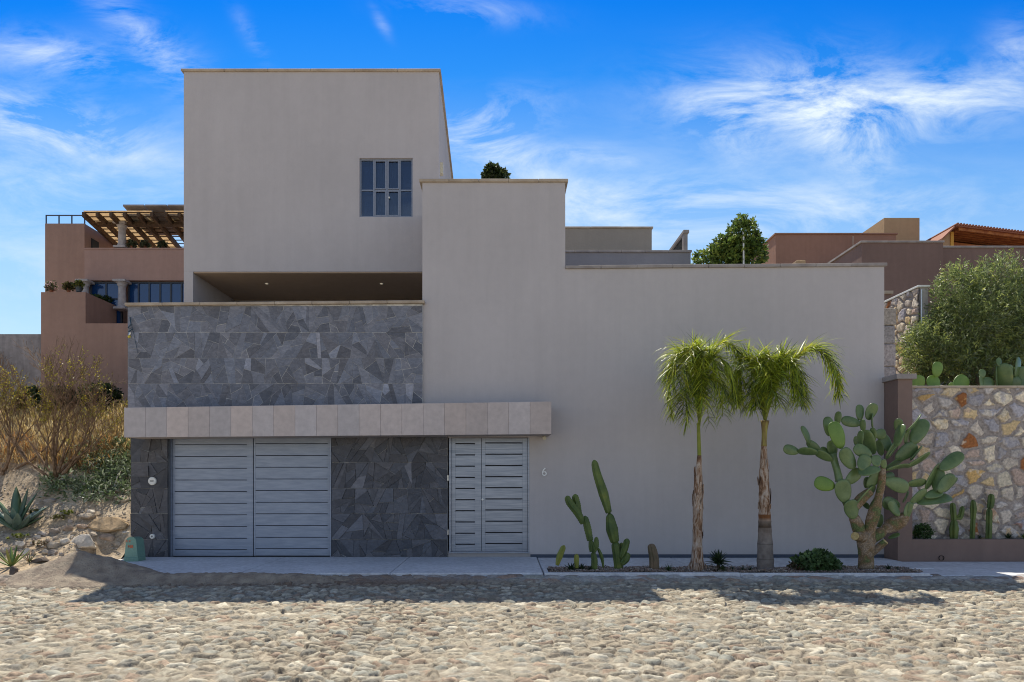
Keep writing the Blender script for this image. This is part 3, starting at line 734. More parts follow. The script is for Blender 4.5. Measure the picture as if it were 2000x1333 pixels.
# number, floodlight, round covers
text_mesh('house_number', '6', .235, P(1063, 923, YW-.022), M['number_white'], H, .014)
fl = MB(); c = P(1062, 852, YW-.05); fl.box(c.x-.045, c.x+.045, YW-.09, YW-.001, c.z-.03, c.z+.045, bev=.01); fl.tube([c+Vector((.01, -.04, -.02)), c+Vector((.01, -.09, -.05))], [.035, .04], 14)
fl.build('floodlight', M['cream'], H)
for py, rad in ((940, .083), (1048, .052)):
    mc = MB(); c = P(298, py, YW-.03); mc.tube([c+Vector((0, .02, 0)), c-Vector((0, .02, 0)), c-Vector((0, .03, 0))], [rad, rad, rad*.86], 28)
    o = mc.build('meter_cover', M['white'], H)
    q = MB()
    if rad > .06:
        for k in range(3): q.box(c.x-.035, c.x+.035, c.y-.0335, c.y-.031, c.z-.016+k*.013, c.z-.009+k*.013)
    else: q.tube([c-Vector((0, .031, 0)), c-Vector((0, .034, 0))], .02, 12)
    q.build('print', M['print'], o)
# bulb and cable on the parapet corner
bl = thing('hanging_bulb', 'small yellow bulb on a dark cable dangling at the left corner of the slate parapet', 'lamp', P(252, 650, YP-.06))
q = MB(); pts = [P(254, 620, YP-.03), P(256, 634, YP-.05), P(250, 640, YP-.05), P(258, 644, YP-.05), P(251, 648, YP-.05), P(254, 652, YP-.05)]
q.tube(pts, .012, 6); q.tube([P(256, 632, YP-.04), P(262, 655, YP-.03), P(269, 690, YP-.025)], .005, 5); q.build('cable', mat_plain('cable_blue', (.02, .05, .08), .5), bl)
q = MB(); q.tube([P(255, 650, YP-.05), P(253, 655, YP-.05)], .022, 10); q.build('socket', M['steel'], bl)
q = MB(); q.tube([P(253, 655, YP-.05), P(252.6, 657, YP-.05), P(252, 659, YP-.05), P(251.6, 661, YP-.05)], [.012, .028, .026, .006], 12); q.build('bulb', mat_plain('bulb_yellow', (.65, .52, .05), .3), bl, smooth=True)

# upper block
YU = 15.9; ux0, ux1 = X(359, YU), X(857, YU); uz0, uz1 = Z(531, YU), Z(141, YU)
ub = MB(); wx0, wx1, wz0, wz1 = X(702, YU), X(806, YU), Z(424, YU), Z(309, YU)
skx = lambda y: ux1-.024*(y-YU)
ub.box(ux0, wx0, YU, YU+.22, uz0, uz1); ub.box(wx1, ux1, YU, YU+.22, uz0, uz1); ub.box(wx0, wx1, YU, YU+.22, uz0, wz0); ub.box(wx0, wx1, YU, YU+.22, wz1, uz1)
ub.prism_z([(ux0, YU+.221), (skx(YU+.221), YU+.221), (skx(22), 22), (ux0, 22)], uz0+.002, uz1)
ub.box(ux0, X(377, YU), YU+.001, 22, 3.0, uz0-.001)
ub.build('upper_wall', M['stucco'], H)
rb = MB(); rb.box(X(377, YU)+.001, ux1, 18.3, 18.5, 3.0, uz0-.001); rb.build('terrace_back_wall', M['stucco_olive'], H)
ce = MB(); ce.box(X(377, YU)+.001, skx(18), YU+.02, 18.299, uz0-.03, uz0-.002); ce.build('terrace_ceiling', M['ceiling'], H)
for pxx in (521, 745):
    d = MB(); yl = 16.75; x = X(pxx, yl); d.tube([(x, yl, uz0-.03), (x, yl, uz0-.04)], .06, 18); o = d.build('downlight', M['steel'], H)
    d = MB(); d.tube([(x, yl, uz0-.041), (x, yl, uz0-.045)], .035, 14); d.build('lens', M['glow'], o)
uc = MB(); t = .055
for k in range(6):
    a = ux0-.05+(ux1+.1-ux0)*k/6; uc.box(a, a+(ux1+.1-ux0)/6-.004, YU-.05, YU+.25, uz1, uz1+t, bev=.008)
uc.prism_z([(skx(YU+.25)-.2, YU+.252), (skx(YU+.25)+.05, YU+.252), (skx(22)+.05, 22), (skx(22)-.2, 22)], uz1, uz1+t)
uc.box(ux0-.05, ux0+.2, YU+.252, 22, uz1, uz1+t); uc.build('coping', M['coping'], H)
sl2 = MB(); ys_ = 16.4; x = skx(ys_); zz = Z(331, ys_); sl2.prism_z([(x+.001, ys_-.09), (x+.07, ys_-.07), (x+.07, ys_+.07), (x, ys_+.09)], zz-.13, zz+.13); sl2.build('wall_light', M['cream'], H)
# window
wd = MB(); fy = YU+.05; fw = .035
wd.box(wx0, wx1, fy, fy+.06, wz0, wz0+fw); wd.box(wx0, wx1, fy, fy+.06, wz1-fw, wz1); zmid = Z(370, YU)
wx = [wx0+(wx1-wx0)*k for k in (0, .265, .51, .755, 1)]
for k, x in enumerate(wx):
    a = x if k == 0 else (x-fw if k == 4 else x-.018); wd.box(a, a+fw, fy+.002, fy+.058, wz0+fw, wz1-fw)
for k in range(4):
    wd.box(wx[k]+.02, wx[k+1]-.02, fy+.01, fy+.05, zmid-.014, zmid+.014)
wn = wd.build('window', M['win_metal'], H)
q = MB()
for k in (1, 2):
    a, b_ = wx[k]+.022, wx[k+1]-.022
    for (c, d_) in ((wz0+fw+.004, zmid-.018), (zmid+.018, wz1-fw-.004)):
        q.box(a, a+.02, fy-.008, fy+.009, c, d_); q.box(b_-.02, b_, fy-.008, fy+.009, c, d_); q.box(a+.02, b_-.02, fy-.008, fy+.009, c, c+.02); q.box(a+.02, b_-.02, fy-.008, fy+.009, d_-.02, d_)
q.build('casement', M['win_metal'], wn)
q = MB(); q.box(wx0+.03, wx1-.03, fy+.028, fy+.034, wz0+.03, wz1-.03); q.build('pane', M['glass'], wn)
q = MB()
cur = []; nst = 60
for k in range(nst+1):
    x = wx[1]+(wx[3]-wx[1])*k/nst; cur.append((x, fy+.13+.02*math.sin(k*1.15)+.008*math.sin(k*.37)))
for a, b_ in zip(cur[:-1], cur[1:]): q.add([(a[0], a[1], wz0), (b_[0], b_[1], wz0), (b_[0], b_[1], wz1), (a[0], a[1], wz1)], [(0, 1, 2, 3)])
q.build('curtain', M['curtain'], wn, smooth=True)
q = MB(); q.box(wx0, wx1, YU+.2195, YU+.2205, wz0, wz1); q.build('room_dark', M['dark_back'], wn)  # dark sheet stands in for the unlit room behind the panes
q = MB(); c = P(760, 386, fy-.02); q.tube([c, c+Vector((0, .02, 0))], .02, 12); q.build('window_latch', M['white'], wn)

# roof terrace volumes on the right
tv = MB(); YT = 18.0; tx1 = X(1349, YT); tz = Z(494, YT)
tv.box(xm1+.01, tx1, YT, 24, 5.0, tz); tv.build('terrace_wall', M['stucco_low'], H)
coping(xm1-.02, tx1+.03, YT-.04, YT+.25, tz, tz, .06, M['coping_grey'], 6)
tv = MB(); YV = 20.6; vx1 = X(1273, YV); vz = Z(447, YV); tv.box(xm1-1.5, vx1, YV, 24, tz, vz); tv.build('stair_tower', M['stucco_olive'], H)
coping(xm1-1.5, vx1+.04, YV-.04, YV+.25, vz, vz, .055, M['coping'], 5)
rl = MB(); gx = tx1-.03; rl.box(gx-.09, gx+.02, YT+.26, YT+.40, tz+.001, Z(449, YT)); rl.box(gx-.10, gx+.05, YT+.22, 20.5, Z(449, YT)+.001, Z(444, YT)+.01)
rl_ = rl.build('glass_railing', M['coping_grey'], H)
q = MB(); q.box(gx-.045, gx-.03, YT+.401, 20.4, tz+.002, Z(449, YT)); q.build('pane', M['glass_rail'], rl_)

# ------------------------------------------------------------------ leaf helpers
def leafq(mb, p, d, up, L, W, col, bend=0):
    d = d.normalized(); s_ = d.cross(up)
    if s_.length < 1e-3: s_ = Vector((1, 0, 0))
    s_.normalize(); n = s_.cross(d)
    m_ = p+d*(L*.5)+n*(bend*L)
    mb.add([p, m_+s_*(W*.5), p+d*L-n*(bend*L*.5), m_-s_*(W*.5)], [(0, 1, 2, 3)], col)
def rdir(r): 
    z = r.uniform(-1, 1); t = r.uniform(0, 2*math.pi); q = math.sqrt(1-z*z); return Vector((q*math.cos(t), q*math.sin(t), z))
def crown(mb, blobs, twigs, per, L, W, cols, r, rise=.5, twig_len=.25, shell=.55):
    tot = sum(b_[1][0]*b_[1][2] for b_ in blobs)
    for c, rad in blobs:
        for i in range(int(twigs*rad[0]*rad[2]/tot)):
            d = rdir(r); k = r.uniform(shell, 1.0)**.7
            if r.random() < .12: k *= r.uniform(1.0, 1.18)
            p = Vector(c)+Vector((d.x*rad[0]*k, d.y*rad[1]*k, d.z*rad[2]*k))
            td = (d+Vector((0, 0, rise))+rdir(r)*.5).normalized()
            base = r.choice(cols); f_ = r.uniform(.7, 1.3)
            for j in range(per):
                q = p+td*(twig_len*j/per)
                ld = (td*.6+rdir(r)).normalized(); g_ = f_*r.uniform(.8, 1.2)
                leafq(mb, q, ld, rdir(r), L*r.uniform(.7, 1.2), W*r.uniform(.7, 1.2), tuple(v*g_ for v in base), r.uniform(-.15, .15))
def branches(mb, p, d, L, rad, depth, r, tips, spread=.55, up=.12, segs=3, minr=.0022, kids=(2, 3), shrink=.74):
    pts = [p]; rs = [rad]; q = p.copy(); dd = d.copy()
    for i in range(segs):
        dd = (dd+rdir(r)*.16+Vector((0, 0, up*.3))).normalized(); q = q+dd*(L/segs); pts.append(q.copy()); rs.append(max(minr, rad*(1-.35*(i+1)/segs)))
    mb.tube(pts, rs, 5 if rad > .012 else 3, cap=False)
    tips.append((pts, dd, depth))
    if depth == 0: return
    for k in range(r.randint(*kids)):
        i = r.randint(max(1, segs-2), segs) if k else segs
        nd = (dd+rdir(r)*spread+Vector((0, 0, up))).normalized()
        branches(mb, pts[i], nd, L*shrink*r.uniform(.8, 1.15), max(minr, rs[i]*.72), depth-1, r, tips, spread, up, segs, minr, kids, shrink)

# ------------------------------------------------------------------ palms
def bez(pts, n):
    """catmull-rom through control points"""
    P_ = [pts[0]]+list(pts)+[pts[-1]+(pts[-1]-pts[-2])]; out = []
    m_ = len(pts)-1
    for i in range(n+1):
        t = i/n*m_; k = min(int(t), m_-1); u = t-k; a, b_, c, d = P_[k], P_[k+1], P_[k+2], P_[k+3] if k+3 < len(P_) else P_[-1]
        out.append(.5*((2*b_)+(c-a)*u+(2*a-5*b_+4*c-d)*u*u+(3*b_-a-3*c+d)*u**3))
    return out
def frond(parent, ctrl, r, L=.47, dens=62, yellow=0, start=.3):
    start = max(.12, start-.13)
    pts = bez(ctrl, 40); mb = MB()
    mb.tube(pts, [.016*(1-.8*i/40)+.002 for i in range(41)], 5, (.26, .30, .05))
    cols = [(.19, .27, .03), (.33, .42, .035), (.48, .54, .04), (.07, .12, .02), (.56, .58, .06), (.38, .46, .05)]
    for i in range(dens*2):
        t = start+(1-start)*(i//2+r.random())/dens; k = min(39, int(t*40)); p = pts[k].lerp(pts[k+1], t*40-k)
        d = (pts[k+1]-pts[k]).normalized(); sgn = 1 if i % 2 else -1
        s_ = d.cross(Vector((0, 0, 1)));
        if s_.length < .2: s_ = Vector((r.uniform(-1, 1), r.uniform(-1, 1), 0))
        s_.normalize()
        for rep in range(2):
            ln = L*r.uniform(.7, 1.1)*(.45+.75*math.sin(math.pi*min(1, .15+.85*(t-start)/(1-start)))**.7)
            v = (s_*sgn*r.uniform(.35, 1.0)+d*r.uniform(.4, .9)+Vector((0, 0, r.uniform(-.15, .45)))+rdir(r)*.25).normalized()
            w_ = r.uniform(.0055, .0095); q = p.copy(); c = r.choice(cols); f_ = r.uniform(.45, 1.5)
            if r.random() < yellow: c = (.48, .42, .03)
            c = tuple(a*f_ for a in c)
            g_ = r.uniform(.03, .42); n = 5; ring = []
            side = v.cross(Vector((0, 0, 1))); side = (side if side.length > .1 else Vector((1, 0, 0))).normalized()
            side = (side+rdir(r)*.5).normalized()
            for j in range(n+1):
                ww = w_*(1-(j/n)**2*.9); ring += [q+side*ww, q-side*ww]
                v = (v+Vector((0, 0, -g_*(.35+.25*j)))).normalized(); q = q+v*(ln/n)
            mb.add(ring, [(2*j, 2*j+1, 2*j+3, 2*j+2) for j in range(n)], c)
    o = mb.build('frond', M['palmleaf'], parent)
    return o
def palm(label, YB, trunk, widths, mat, fronds, seed, sheath):
    r = random.Random(seed); b_ = P(*trunk[0], YB); b_.z = -.03
    T = thing('palm_tree', label, 'palm tree', b_, 'pair of young palms in the gravel bed')
    mb = MB(); ctrl = [P(x, y, YB) for x, y in trunk]; ctrl[0].z = -.05; n = 46; pts = bez(ctrl, n)
    rad = []
    for i, p in enumerate(pts):
        t = i/n*(len(widths)-1); k = min(int(t), len(widths)-2); wv = widths[k]+(widths[k+1]-widths[k])*(t-k)
        rad.append(wv*YB/F/2*(1+.07*mnoise.noise(Vector((seed, i*.5, 0)))+(.05 if i % 4 == 0 else 0)))
    mb.tube(pts, rad, 16)
    # loose bark flaps and old leaf bases
    nfl = 26 if mat is M['ptrunk'] else 12
    for i in range(nfl):
        k = r.randint(3, n-12) if mat is M['ptrunk'] else r.randint(20, n-8); p = pts[k]; a = r.uniform(0, 6.28); e = Vector((math.cos(a), math.sin(a), 0)); s_ = Vector((-e.y, e.x, 0))
        w_ = rad[k]*r.uniform(.35, .7); h = r.uniform(.08, .26); o_ = rad[k]*1.02
        mb.add([p+e*o_-s_*w_, p+e*o_+s_*w_, p+e*(o_+r.uniform(.004, .025))+s_*w_*.6+Vector((0, 0, h)), p+e*(o_+r.uniform(.004, .03))-s_*w_*.3+Vector((0, 0, h*r.uniform(.8, 1.2)))], [(0, 1, 2, 3)])
    if mat is M['ptrunk']:
        for i in range(10):
            a = r.uniform(0, 6.28); e = Vector((math.cos(a), math.sin(a), 0)); p = pts[0]+e*rad[0]*.9
            mb.tube([p, p+e*.03+Vector((0, 0, .09)), p+e*.005+Vector((0, 0, .17))], [.025, .018, .006], 5)
    mb.build('trunk', mat, T, smooth=True)
    sb = MB(); sp = [P(x, y, YB) for x, y in sheath]; sb.tube(bez(sp, 8), [(.036-.0008*i if mat is M['ptrunk'] else .052-.0055*i+.0011*i*i) for i in range(9)], 10); sb.build('leaf_sheath', M['petiole'] if mat is M['ptrunk'] else M['petiole_b'], T, smooth=True)
    for fr in fronds:
        pl_, dy, yl, st = fr; m_ = len(pl_)-1
        ctrl = [P(x, y, YB)+Vector((0, dy*(i/m_)**1.1, 0)) for i, (x, y) in enumerate(pl_)]
        frond(T, ctrl, r, yellow=yl, start=st)
    return T
palm('left of the two palms, slimmer with pale peeling bark and a thin green neck', 12.05,
     [(1362, 1109), (1362, 1060), (1363, 1000), (1364, 940), (1366, 890)], [28, 18, 19, 16, 8], M['ptrunk'],
     [([(1366, 830), (1364, 745), (1362, 694), (1360, 706), (1358, 765), (1360, 835)], -.75, .02, .3),
      ([(1366, 830), (1358, 745), (1346, 696), (1334, 716), (1328, 775), (1326, 835)], -.5, .02, .3),
      ([(1366, 830), (1370, 750), (1380, 706), (1390, 724), (1394, 775), (1392, 820)], -.55, .02, .3)]+
     [([(1366, 830), (1358, 765), (1338, 705), (1316, 712), (1304, 765), (1308, 815)], -.15, .03, .28),
      ([(1366, 830), (1360, 750), (1350, 692), (1334, 695), (1318, 745), (1312, 790)], -.55, .06, .28),
      ([(1366, 830), (1372, 740), (1392, 684), (1420, 668), (1444, 686), (1452, 745), (1448, 780)], .15, .02, .3),
      ([(1366, 830), (1370, 745), (1386, 702), (1408, 712), (1424, 762), (1428, 800)], -.35, .03, .3),
      ([(1366, 832), (1369, 775), (1382, 742), (1396, 762), (1402, 795)], -.55, .03, .25),
      ([(1366, 830), (1362, 740), (1362, 676)], .05, .0, .55),
      ([(1366, 830), (1357, 745), (1347, 692), (1328, 688), (1312, 735)], .55, .0, .3),
      ([(1366, 832), (1359, 785), (1345, 752), (1328, 775), (1320, 815)], -.45, .03, .25),
      ([(1366, 832), (1366, 780), (1360, 735), (1352, 750), (1348, 800)], -.75, .05, .25)], 5,
     [(1366, 892), (1365, 860), (1364, 826)])
palm('right of the two palms, thicker ringed trunk with brown bands', 12.05,
     [(1495, 1108), (1494, 1040), (1493, 990), (1492, 930), (1492, 870)], [34, 25, 21, 18, 10], M['ptrunk2'],
     [([(1494, 825), (1493, 745), (1492, 706), (1490, 720), (1488, 765), (1490, 805)], -.75, .0, .3),
      ([(1494, 825), (1503, 745), (1518, 702), (1532, 722), (1538, 770), (1534, 800)], -.5, .0, .3),
      ([(1494, 825), (1484, 745), (1470, 704), (1458, 726), (1456, 775), (1460, 800)], -.45, .0, .3)]+
     [([(1494, 825), (1515, 752), (1550, 702), (1582, 680), (1610, 696), (1630, 745), (1632, 775)], -.1, .10, .3),
      ([(1494, 825), (1516, 748), (1548, 705), (1578, 690), (1600, 712), (1614, 760)], -.5, .05, .3),
      ([(1494, 825), (1478, 745), (1462, 703), (1450, 702), (1443, 738), (1446, 775)], .1, .0, .3),
      ([(1494, 825), (1488, 745), (1479, 708), (1466, 722), (1460, 775)], -.5, .0, .28),
      ([(1494, 825), (1502, 750), (1516, 712), (1536, 724), (1548, 768)], -.45, .02, .28),
      ([(1494, 827), (1501, 770), (1515, 742), (1532, 762), (1540, 795)], -.6, .0, .25),
      ([(1494, 825), (1505, 755), (1524, 715), (1543, 690)], .1, .0, .5),
      ([(1494, 825), (1487, 745), (1480, 702), (1500, 696), (1518, 715)], .5, .0, .3),
      ([(1494, 827), (1483, 780), (1470, 758), (1460, 778), (1458, 805)], -.4, .0, .25),
      ([(1494, 827), (1492, 775), (1488, 735), (1482, 745), (1476, 790)], -.75, .0, .25)], 6,
     [(1492, 872), (1493, 845), (1494, 822)])

# ------------------------------------------------------------------ prickly pear tree
def pad_mesh(mb, b_, t_, w, facing, r, thick=.022):
    """pad from base b_ to tip t_, width w, face normal roughly 'facing'"""
    ax = t_-b_; L = ax.length; ax.normalize(); nn = (facing-ax*facing.dot(ax)).normalized(); sx = ax.cross(nn)
    nu, nv = 12, 16; vs = []; fs = []
    bendk = r.uniform(-.06, .06)
    for i in range(nu+1):
        u = i/nu; c_ = -math.cos(u*math.pi)*.5+.5
        wd_ = math.sin(u*math.pi)**.8*(.82+.30*c_) if 0 < u < 1 else .0
        wd_ = max(wd_, .12 if i == 0 else 0.02)
        for j in range(nv):
            a = 2*math.pi*j/nv
            x_ = math.cos(a)*w*.5*wd_; y_ = math.sin(a)*(thick*(1.15-.4*c_))*max(.3, min(1, wd_*1.5))
            vs.append(b_+ax*(c_*L)+sx*x_+nn*(y_+bendk*math.sin(c_*math.pi)*L+.12*abs(x_)*bendk*4))
    for i in range(nu):
        for j in range(nv): fs.append((i*nv+j, i*nv+(j+1) % nv, (i+1)*nv+(j+1) % nv, (i+1)*nv+j))
    fs.append(tuple(range(nv-1, -1, -1))); fs.append(tuple(nu*nv+j for j in range(nv)))
    mb.add(vs, fs)
YO = 12.1
OZ = lambda x, y: (1500+x/3.6025, 760+y/3.6025)
def OP(x, y, dy=0): return P(*OZ(x, y), YO+dy)
OPT = thing('prickly_pear_tree', 'large branching prickly pear with a brown trunk beside the brown pilaster', 'cactus', P(1690, 1107, YO))
r = random.Random(9)
pads = [(218, 445, 108, 415, 72, -.1), (348, 452, 210, 432, 52, -.1), (452, 505, 335, 440, 52, -.05), (368, 440, 275, 368, 55, .05), (292, 392, 235, 262, 62, .08), (438, 462, 368, 418, 55, .12),
 (462, 485, 440, 362, 78, .1), (432, 332, 415, 195, 78, .1), (488, 255, 498, 158, 36, .15), (518, 420, 450, 232, 108, -.15), (652, 248, 516, 215, 76, .1), (645, 222, 645, 110, 64, .14), (702, 218, 755, 103, 82, .1),
 (737, 278, 737, 172, 26, .05), (672, 302, 667, 213, 26, 0), (742, 462, 688, 288, 52, 0), (650, 405, 656, 292, 20, -.1), (740, 378, 737, 272, 26, -.05), (748, 320, 832, 315, 78, .1), (620, 400, 620, 332, 28, .15),
 (608, 562, 525, 418, 104, -.2), (728, 480, 605, 405, 88, -.22), (655, 575, 700, 465, 98, -.3), (765, 548, 762, 465, 76, -.28), (790, 562, 635, 592, 66, -.3), (548, 668, 648, 566, 86, -.1), (702, 695, 790, 578, 82, -.08), (690, 700, 702, 618, 52, .15),
 (470, 690, 326, 650, 102, -.1), (545, 800, 520, 638, 120, -.13), (612, 830, 758, 685, 82, -.1), (605, 915, 580, 780, 108, -.12),
 (845, 478, 908, 400, 27, -.15), (902, 408, 946, 248, 27, -.15), (928, 325, 915, 208, 56, 0), (968, 305, 1075, 180, 40, -.1), (1015, 388, 1108, 215, 92, 0), (972, 392, 988, 295, 48, .08), (858, 438, 800, 320, 88, .2), (800, 470, 775, 360, 34, .22),
 (900, 498, 1045, 388, 104, .05), (1000, 502, 1084, 402, 34, -.05), (832, 558, 965, 488, 56, .05), (830, 572, 1000, 540, 34, -.15), (968, 552, 1142, 450, 58, -.1), (822, 560, 808, 495, 50, -.2), (830, 492, 905, 372, 62, .12),
 (822, 645, 990, 702, 104, -.15), (982, 668, 1112, 658, 62, -.05), (1105, 705, 1218, 525, 92, 0), (1212, 570, 1368, 450, 84, -.1), (1182, 722, 1205, 556, 50, -.05), (1200, 725, 1310, 605, 94, -.12), (1235, 725, 1334, 628, 52, -.02),
 (1105, 762, 1225, 718, 58, -.1), (1000, 805, 1115, 710, 72, -.1), (1050, 805, 1288, 758, 72, -.05), (962, 895, 1006, 795, 52, -.12), (930, 830, 806, 790, 98, .05), (922, 895, 855, 785, 66, -.12), (778, 975, 788, 878, 62, .18), (716, 845, 672, 798, 32, .2),
 (948, 800, 988, 718, 32, .1), (845, 1052, 928, 1018, 24, .1), (815, 620, 890, 610, 60, .12)]
bright = {9, 28}
for i, (bx, by, tx, ty, wp, dy) in enumerate(pads):
    b_ = OP(bx, by, dy); t_ = OP(tx, ty, dy+r.uniform(-.06, .06)); wpx = wp*YO/F/3.6025
    L = (t_-b_).length; 
    true_w = max(wpx, L*.52); c_ = min(1, wpx/true_w); ang = math.acos(max(.16, min(1, c_)))*r.choice((-1, 1))
    ax = (t_-b_).normalized(); n0 = Vector((0, -1, 0)); n0 = (n0-ax*n0.dot(ax)).normalized()
    fc = Matrix.Rotation(ang, 3, ax) @ n0
    mb = MB(); pad_mesh(mb, b_, t_, true_w, fc, r, .017 if L < .3 else .021)
    mb.build('pad', M['pad_y'] if i in bright else M['pad'], OPT, smooth=True)
tk = MB(); k_ = YO/F/3.6025/2*.95
def otube(pts, n=16):
    c = bez([OP(a, b_, d) for a, b_, w_, d in pts], 5*len(pts)); m_ = len(pts)-1; rr = []
    for i in range(len(c)):
        t = i/(len(c)-1)*m_; q = min(int(t), m_-1); rr.append((pts[q][2]+(pts[q+1][2]-pts[q][2])*(t-q))*k_*(1+.05*mnoise.noise(Vector((i*.6, pts[0][0], 0)))))
    tk.tube(c, rr, n)
otube([(690, 1262, 112, 0), (690, 1190, 104, 0), (690, 1130, 112, 0), (690, 1080, 128, 0), (688, 1030, 118, 0), (688, 1005, 80, 0)])
otube([(655, 1045, 84, 0), (630, 960, 90, -.02), (598, 890, 66, -.03), (580, 840, 74, -.04), (545, 790, 50, -.05), (525, 730, 60, -.05), (505, 655, 50, -.05)])
otube([(712, 1050, 80, 0), (722, 960, 82, -.06), (745, 880, 88, -.09), (762, 815, 78, -.1), (775, 770, 52, -.12), (795, 690, 54, -.14), (805, 600, 50, -.15), (806, 545, 34, -.15)])
otube([(715, 1075, 60, 0), (780, 1020, 84, .02), (818, 995, 62, .02), (870, 962, 108, .03), (930, 925, 108, 0), (975, 885, 62, -.05)])
otube([(725, 1165, 44, .04), (790, 1105, 52, -.05), (826, 1074, 46, -.1)])
otube([(690, 1050, 80, -.02), (640, 1040, 74, -.12), (612, 1036, 62, -.2)])
otube([(610, 830, 70, -.05), (660, 770, 78, -.08), (720, 720, 60, -.1)])
tk.build('trunk', M['op_trunk'], OPT, smooth=True)
tk = MB(); otube([(503, 650, 58, -.05), (490, 590, 50, -.03), (470, 520, 50, 0), (453, 462, 60, .05)]); tk.build('green_branch', M['pad'], OPT, smooth=True)
tk = MB(); otube([(968, 895, 50, -.05), (985, 860, 50, -.07), (1004, 800, 44, -.1)]); tk.build('green_branch', M['pad'], OPT, smooth=True)
ct = MB(); a = OP(612, 1036, -.2); d = (OP(612, 1036, -.2)-OP(640, 1040, -.12)).normalized(); ct.tube([a, a+d*.012], [31*k_*2*.96, 31*k_*2*.9], 16); ct.build('cut_stub', M['cut'], OPT); ct = MB()
a = OP(826, 1074, -.1); d = (a-OP(790, 1105, -.05)).normalized(); ct.tube([a, a+d*.01], [21*k_*2, 19*k_*2], 14); ct.build('cut_stub', M['cut'], OPT)

# ------------------------------------------------------------------ columnar cacti
def rib(mb, segs, YB, ribs=6, depth=.25, serr=0):
    serr = serr or .018
    depth *= 1.35
    """segs: list of joints, each a list of (px, py, width px)"""
    for sg in segs:
        c = bez([P(a, b_, YB) for a, b_, w_ in sg], 7*len(sg)); m_ = len(sg)-1; rr = []; n = len(c)
        for i in range(n):
            t = i/(n-1)*m_; q = min(int(t), m_-1); w_ = sg[q][2]+(sg[q+1][2]-sg[q][2])*(t-q)
            e = 1
            if i == n-1: e = .25
            elif i == n-2: e = .72
            elif i == n-3: e = .92
            if i == 0: e = .8
            rr.append(w_*YB/F/2*1.2*e*(1+(serr if i % 2 else -serr)))
        mb.tube(c, rr, ribs*6, ribs=ribs, depth=depth)
def spines(mb, segs, YB, r, n):
    for sg in segs:
        pass
def cactus(label, YB, segs, mat, ribs=6, depth=.22, serr=0, arms=()):
    b_ = P(segs[0][0][0], segs[0][0][1], YB)
    T = thing('column_cactus', label, 'cactus', b_, None)
    mb = MB(); rib(mb, segs, YB, ribs, depth, serr); mb.build('stem', mat, T, smooth=True)
    for a in arms:
        mb = MB(); rib(mb, a[0], YB+a[1], ribs, depth, serr); mb.build('arm', mat, T, smooth=True)
    return T
Q = lambda zx, zy, w_: (1060+zx/4.597, 860+zy/4.597, w_/4.597)
cactus('tallest column cactus of the bed, leaning left and made of three joints', 12.05,
       [[Q(682, 1160, 66), Q(672, 1050, 70), Q(650, 910, 66)], [Q(650, 920, 62), Q(622, 800, 92), Q(598, 655, 52)], [Q(594, 655, 46), Q(545, 480, 74), Q(490, 310, 62), Q(460, 178, 48)]], M['cactus'], 6, .26,
       arms=[([[Q(700, 1060, 30), Q(735, 980, 52), Q(762, 884, 46)]], -.08), ([[Q(708, 1115, 34), Q(745, 1070, 58), Q(765, 1010, 44)]], -.1), ([[Q(704, 1040, 24), Q(706, 980, 30), Q(708, 920, 28)]], .08)])
cactus('knobbly crooked cactus with forked top, left of the tallest cactus', 12.0,
       [[Q(462, 1175, 52), Q(466, 1080, 52), Q(452, 1000, 36)], [Q(450, 1000, 50), Q(440, 950, 50), Q(432, 900, 34)], [Q(428, 905, 48), Q(405, 790, 60), Q(378, 680, 50)], [Q(365, 750, 44), Q(320, 660, 62), Q(245, 560, 62), Q(215, 500, 40)]], M['cactus'], 5, .32, .05,
       arms=[([[Q(330, 670, 44), Q(310, 580, 60), Q(288, 485, 52)]], .03), ([[Q(452, 1010, 34), Q(478, 950, 50), Q(484, 868, 30)]], -.03), ([[Q(545, 1145, 10), Q(530, 1050, 30), Q(495, 965, 22)]], .02)])
cactus('short yellow-green cactus at the left end of the bed', 12.05, [[Q(130, 1125, 26), Q(155, 1040, 52), Q(195, 945, 40)]], M['cactus_y'], 5, .25)
cactus('stubby yellow-green cactus between two dark spiky rosettes', 12.0, [[Q(305, 1150, 30), Q(305, 1080, 42), Q(305, 1022, 34)]], M['cactus_y'], 5, .25)
cactus('short brownish green cactus standing alone between the tallest cactus and the palm', 12.0, [[Q(998, 1170, 72), Q(1000, 1080, 74), Q(985, 990, 68), Q(968, 932, 52)]], M['cactus_b'], 9, .2)

# spiky rosettes
def rosette(mb, c, rad, n, r, cols, w=.2, up=(.1, 1.0), thick=True, droop=.25):
    for i in range(n):
        a = 2.399*i+r.uniform(-.2, .2); el = up[0]+(up[1]-up[0])*(i/n)+r.uniform(-.08, .08)
        d = Vector((math.cos(a)*math.cos(el*1.45), math.sin(a)*math.cos(el*1.45), math.sin(el*1.45)))
        L = rad*r.uniform(.8, 1.1); s_ = Vector((-math.sin(a), math.cos(a), 0)); col = r.choice(cols); f_ = r.uniform(.8, 1.2); col = tuple(v*f_ for v in col)
        nn = s_.cross(d); vs = []; ns = 5; q = Vector(c); dd = d.copy()
        for j in range(ns+1):
            t = j/ns; ww = L*w*(.5+1.1*t-1.55*t*t)*.5 if t < 1 else .0008
            ww = max(ww, .0008)
            up_ = s_.cross(dd)
            vs += [q-s_*ww-up_*ww*.35, q+up_*ww*.28*-1, q+s_*ww-up_*ww*.35]
            vs[-2] = q-up_*(-.0)-up_*ww*.75 if False else q+up_*(-ww*.9)
            dd = (dd+Vector((0, 0, -droop*(j+1)/ns*.5))).normalized(); q = q+dd*(L/ns)
        fs = []
        for j in range(ns):
            o = 3*j; fs += [(o, o+1, o+4, o+3), (o+1, o+2, o+5, o+4)]
        mb.add(vs, fs, col)
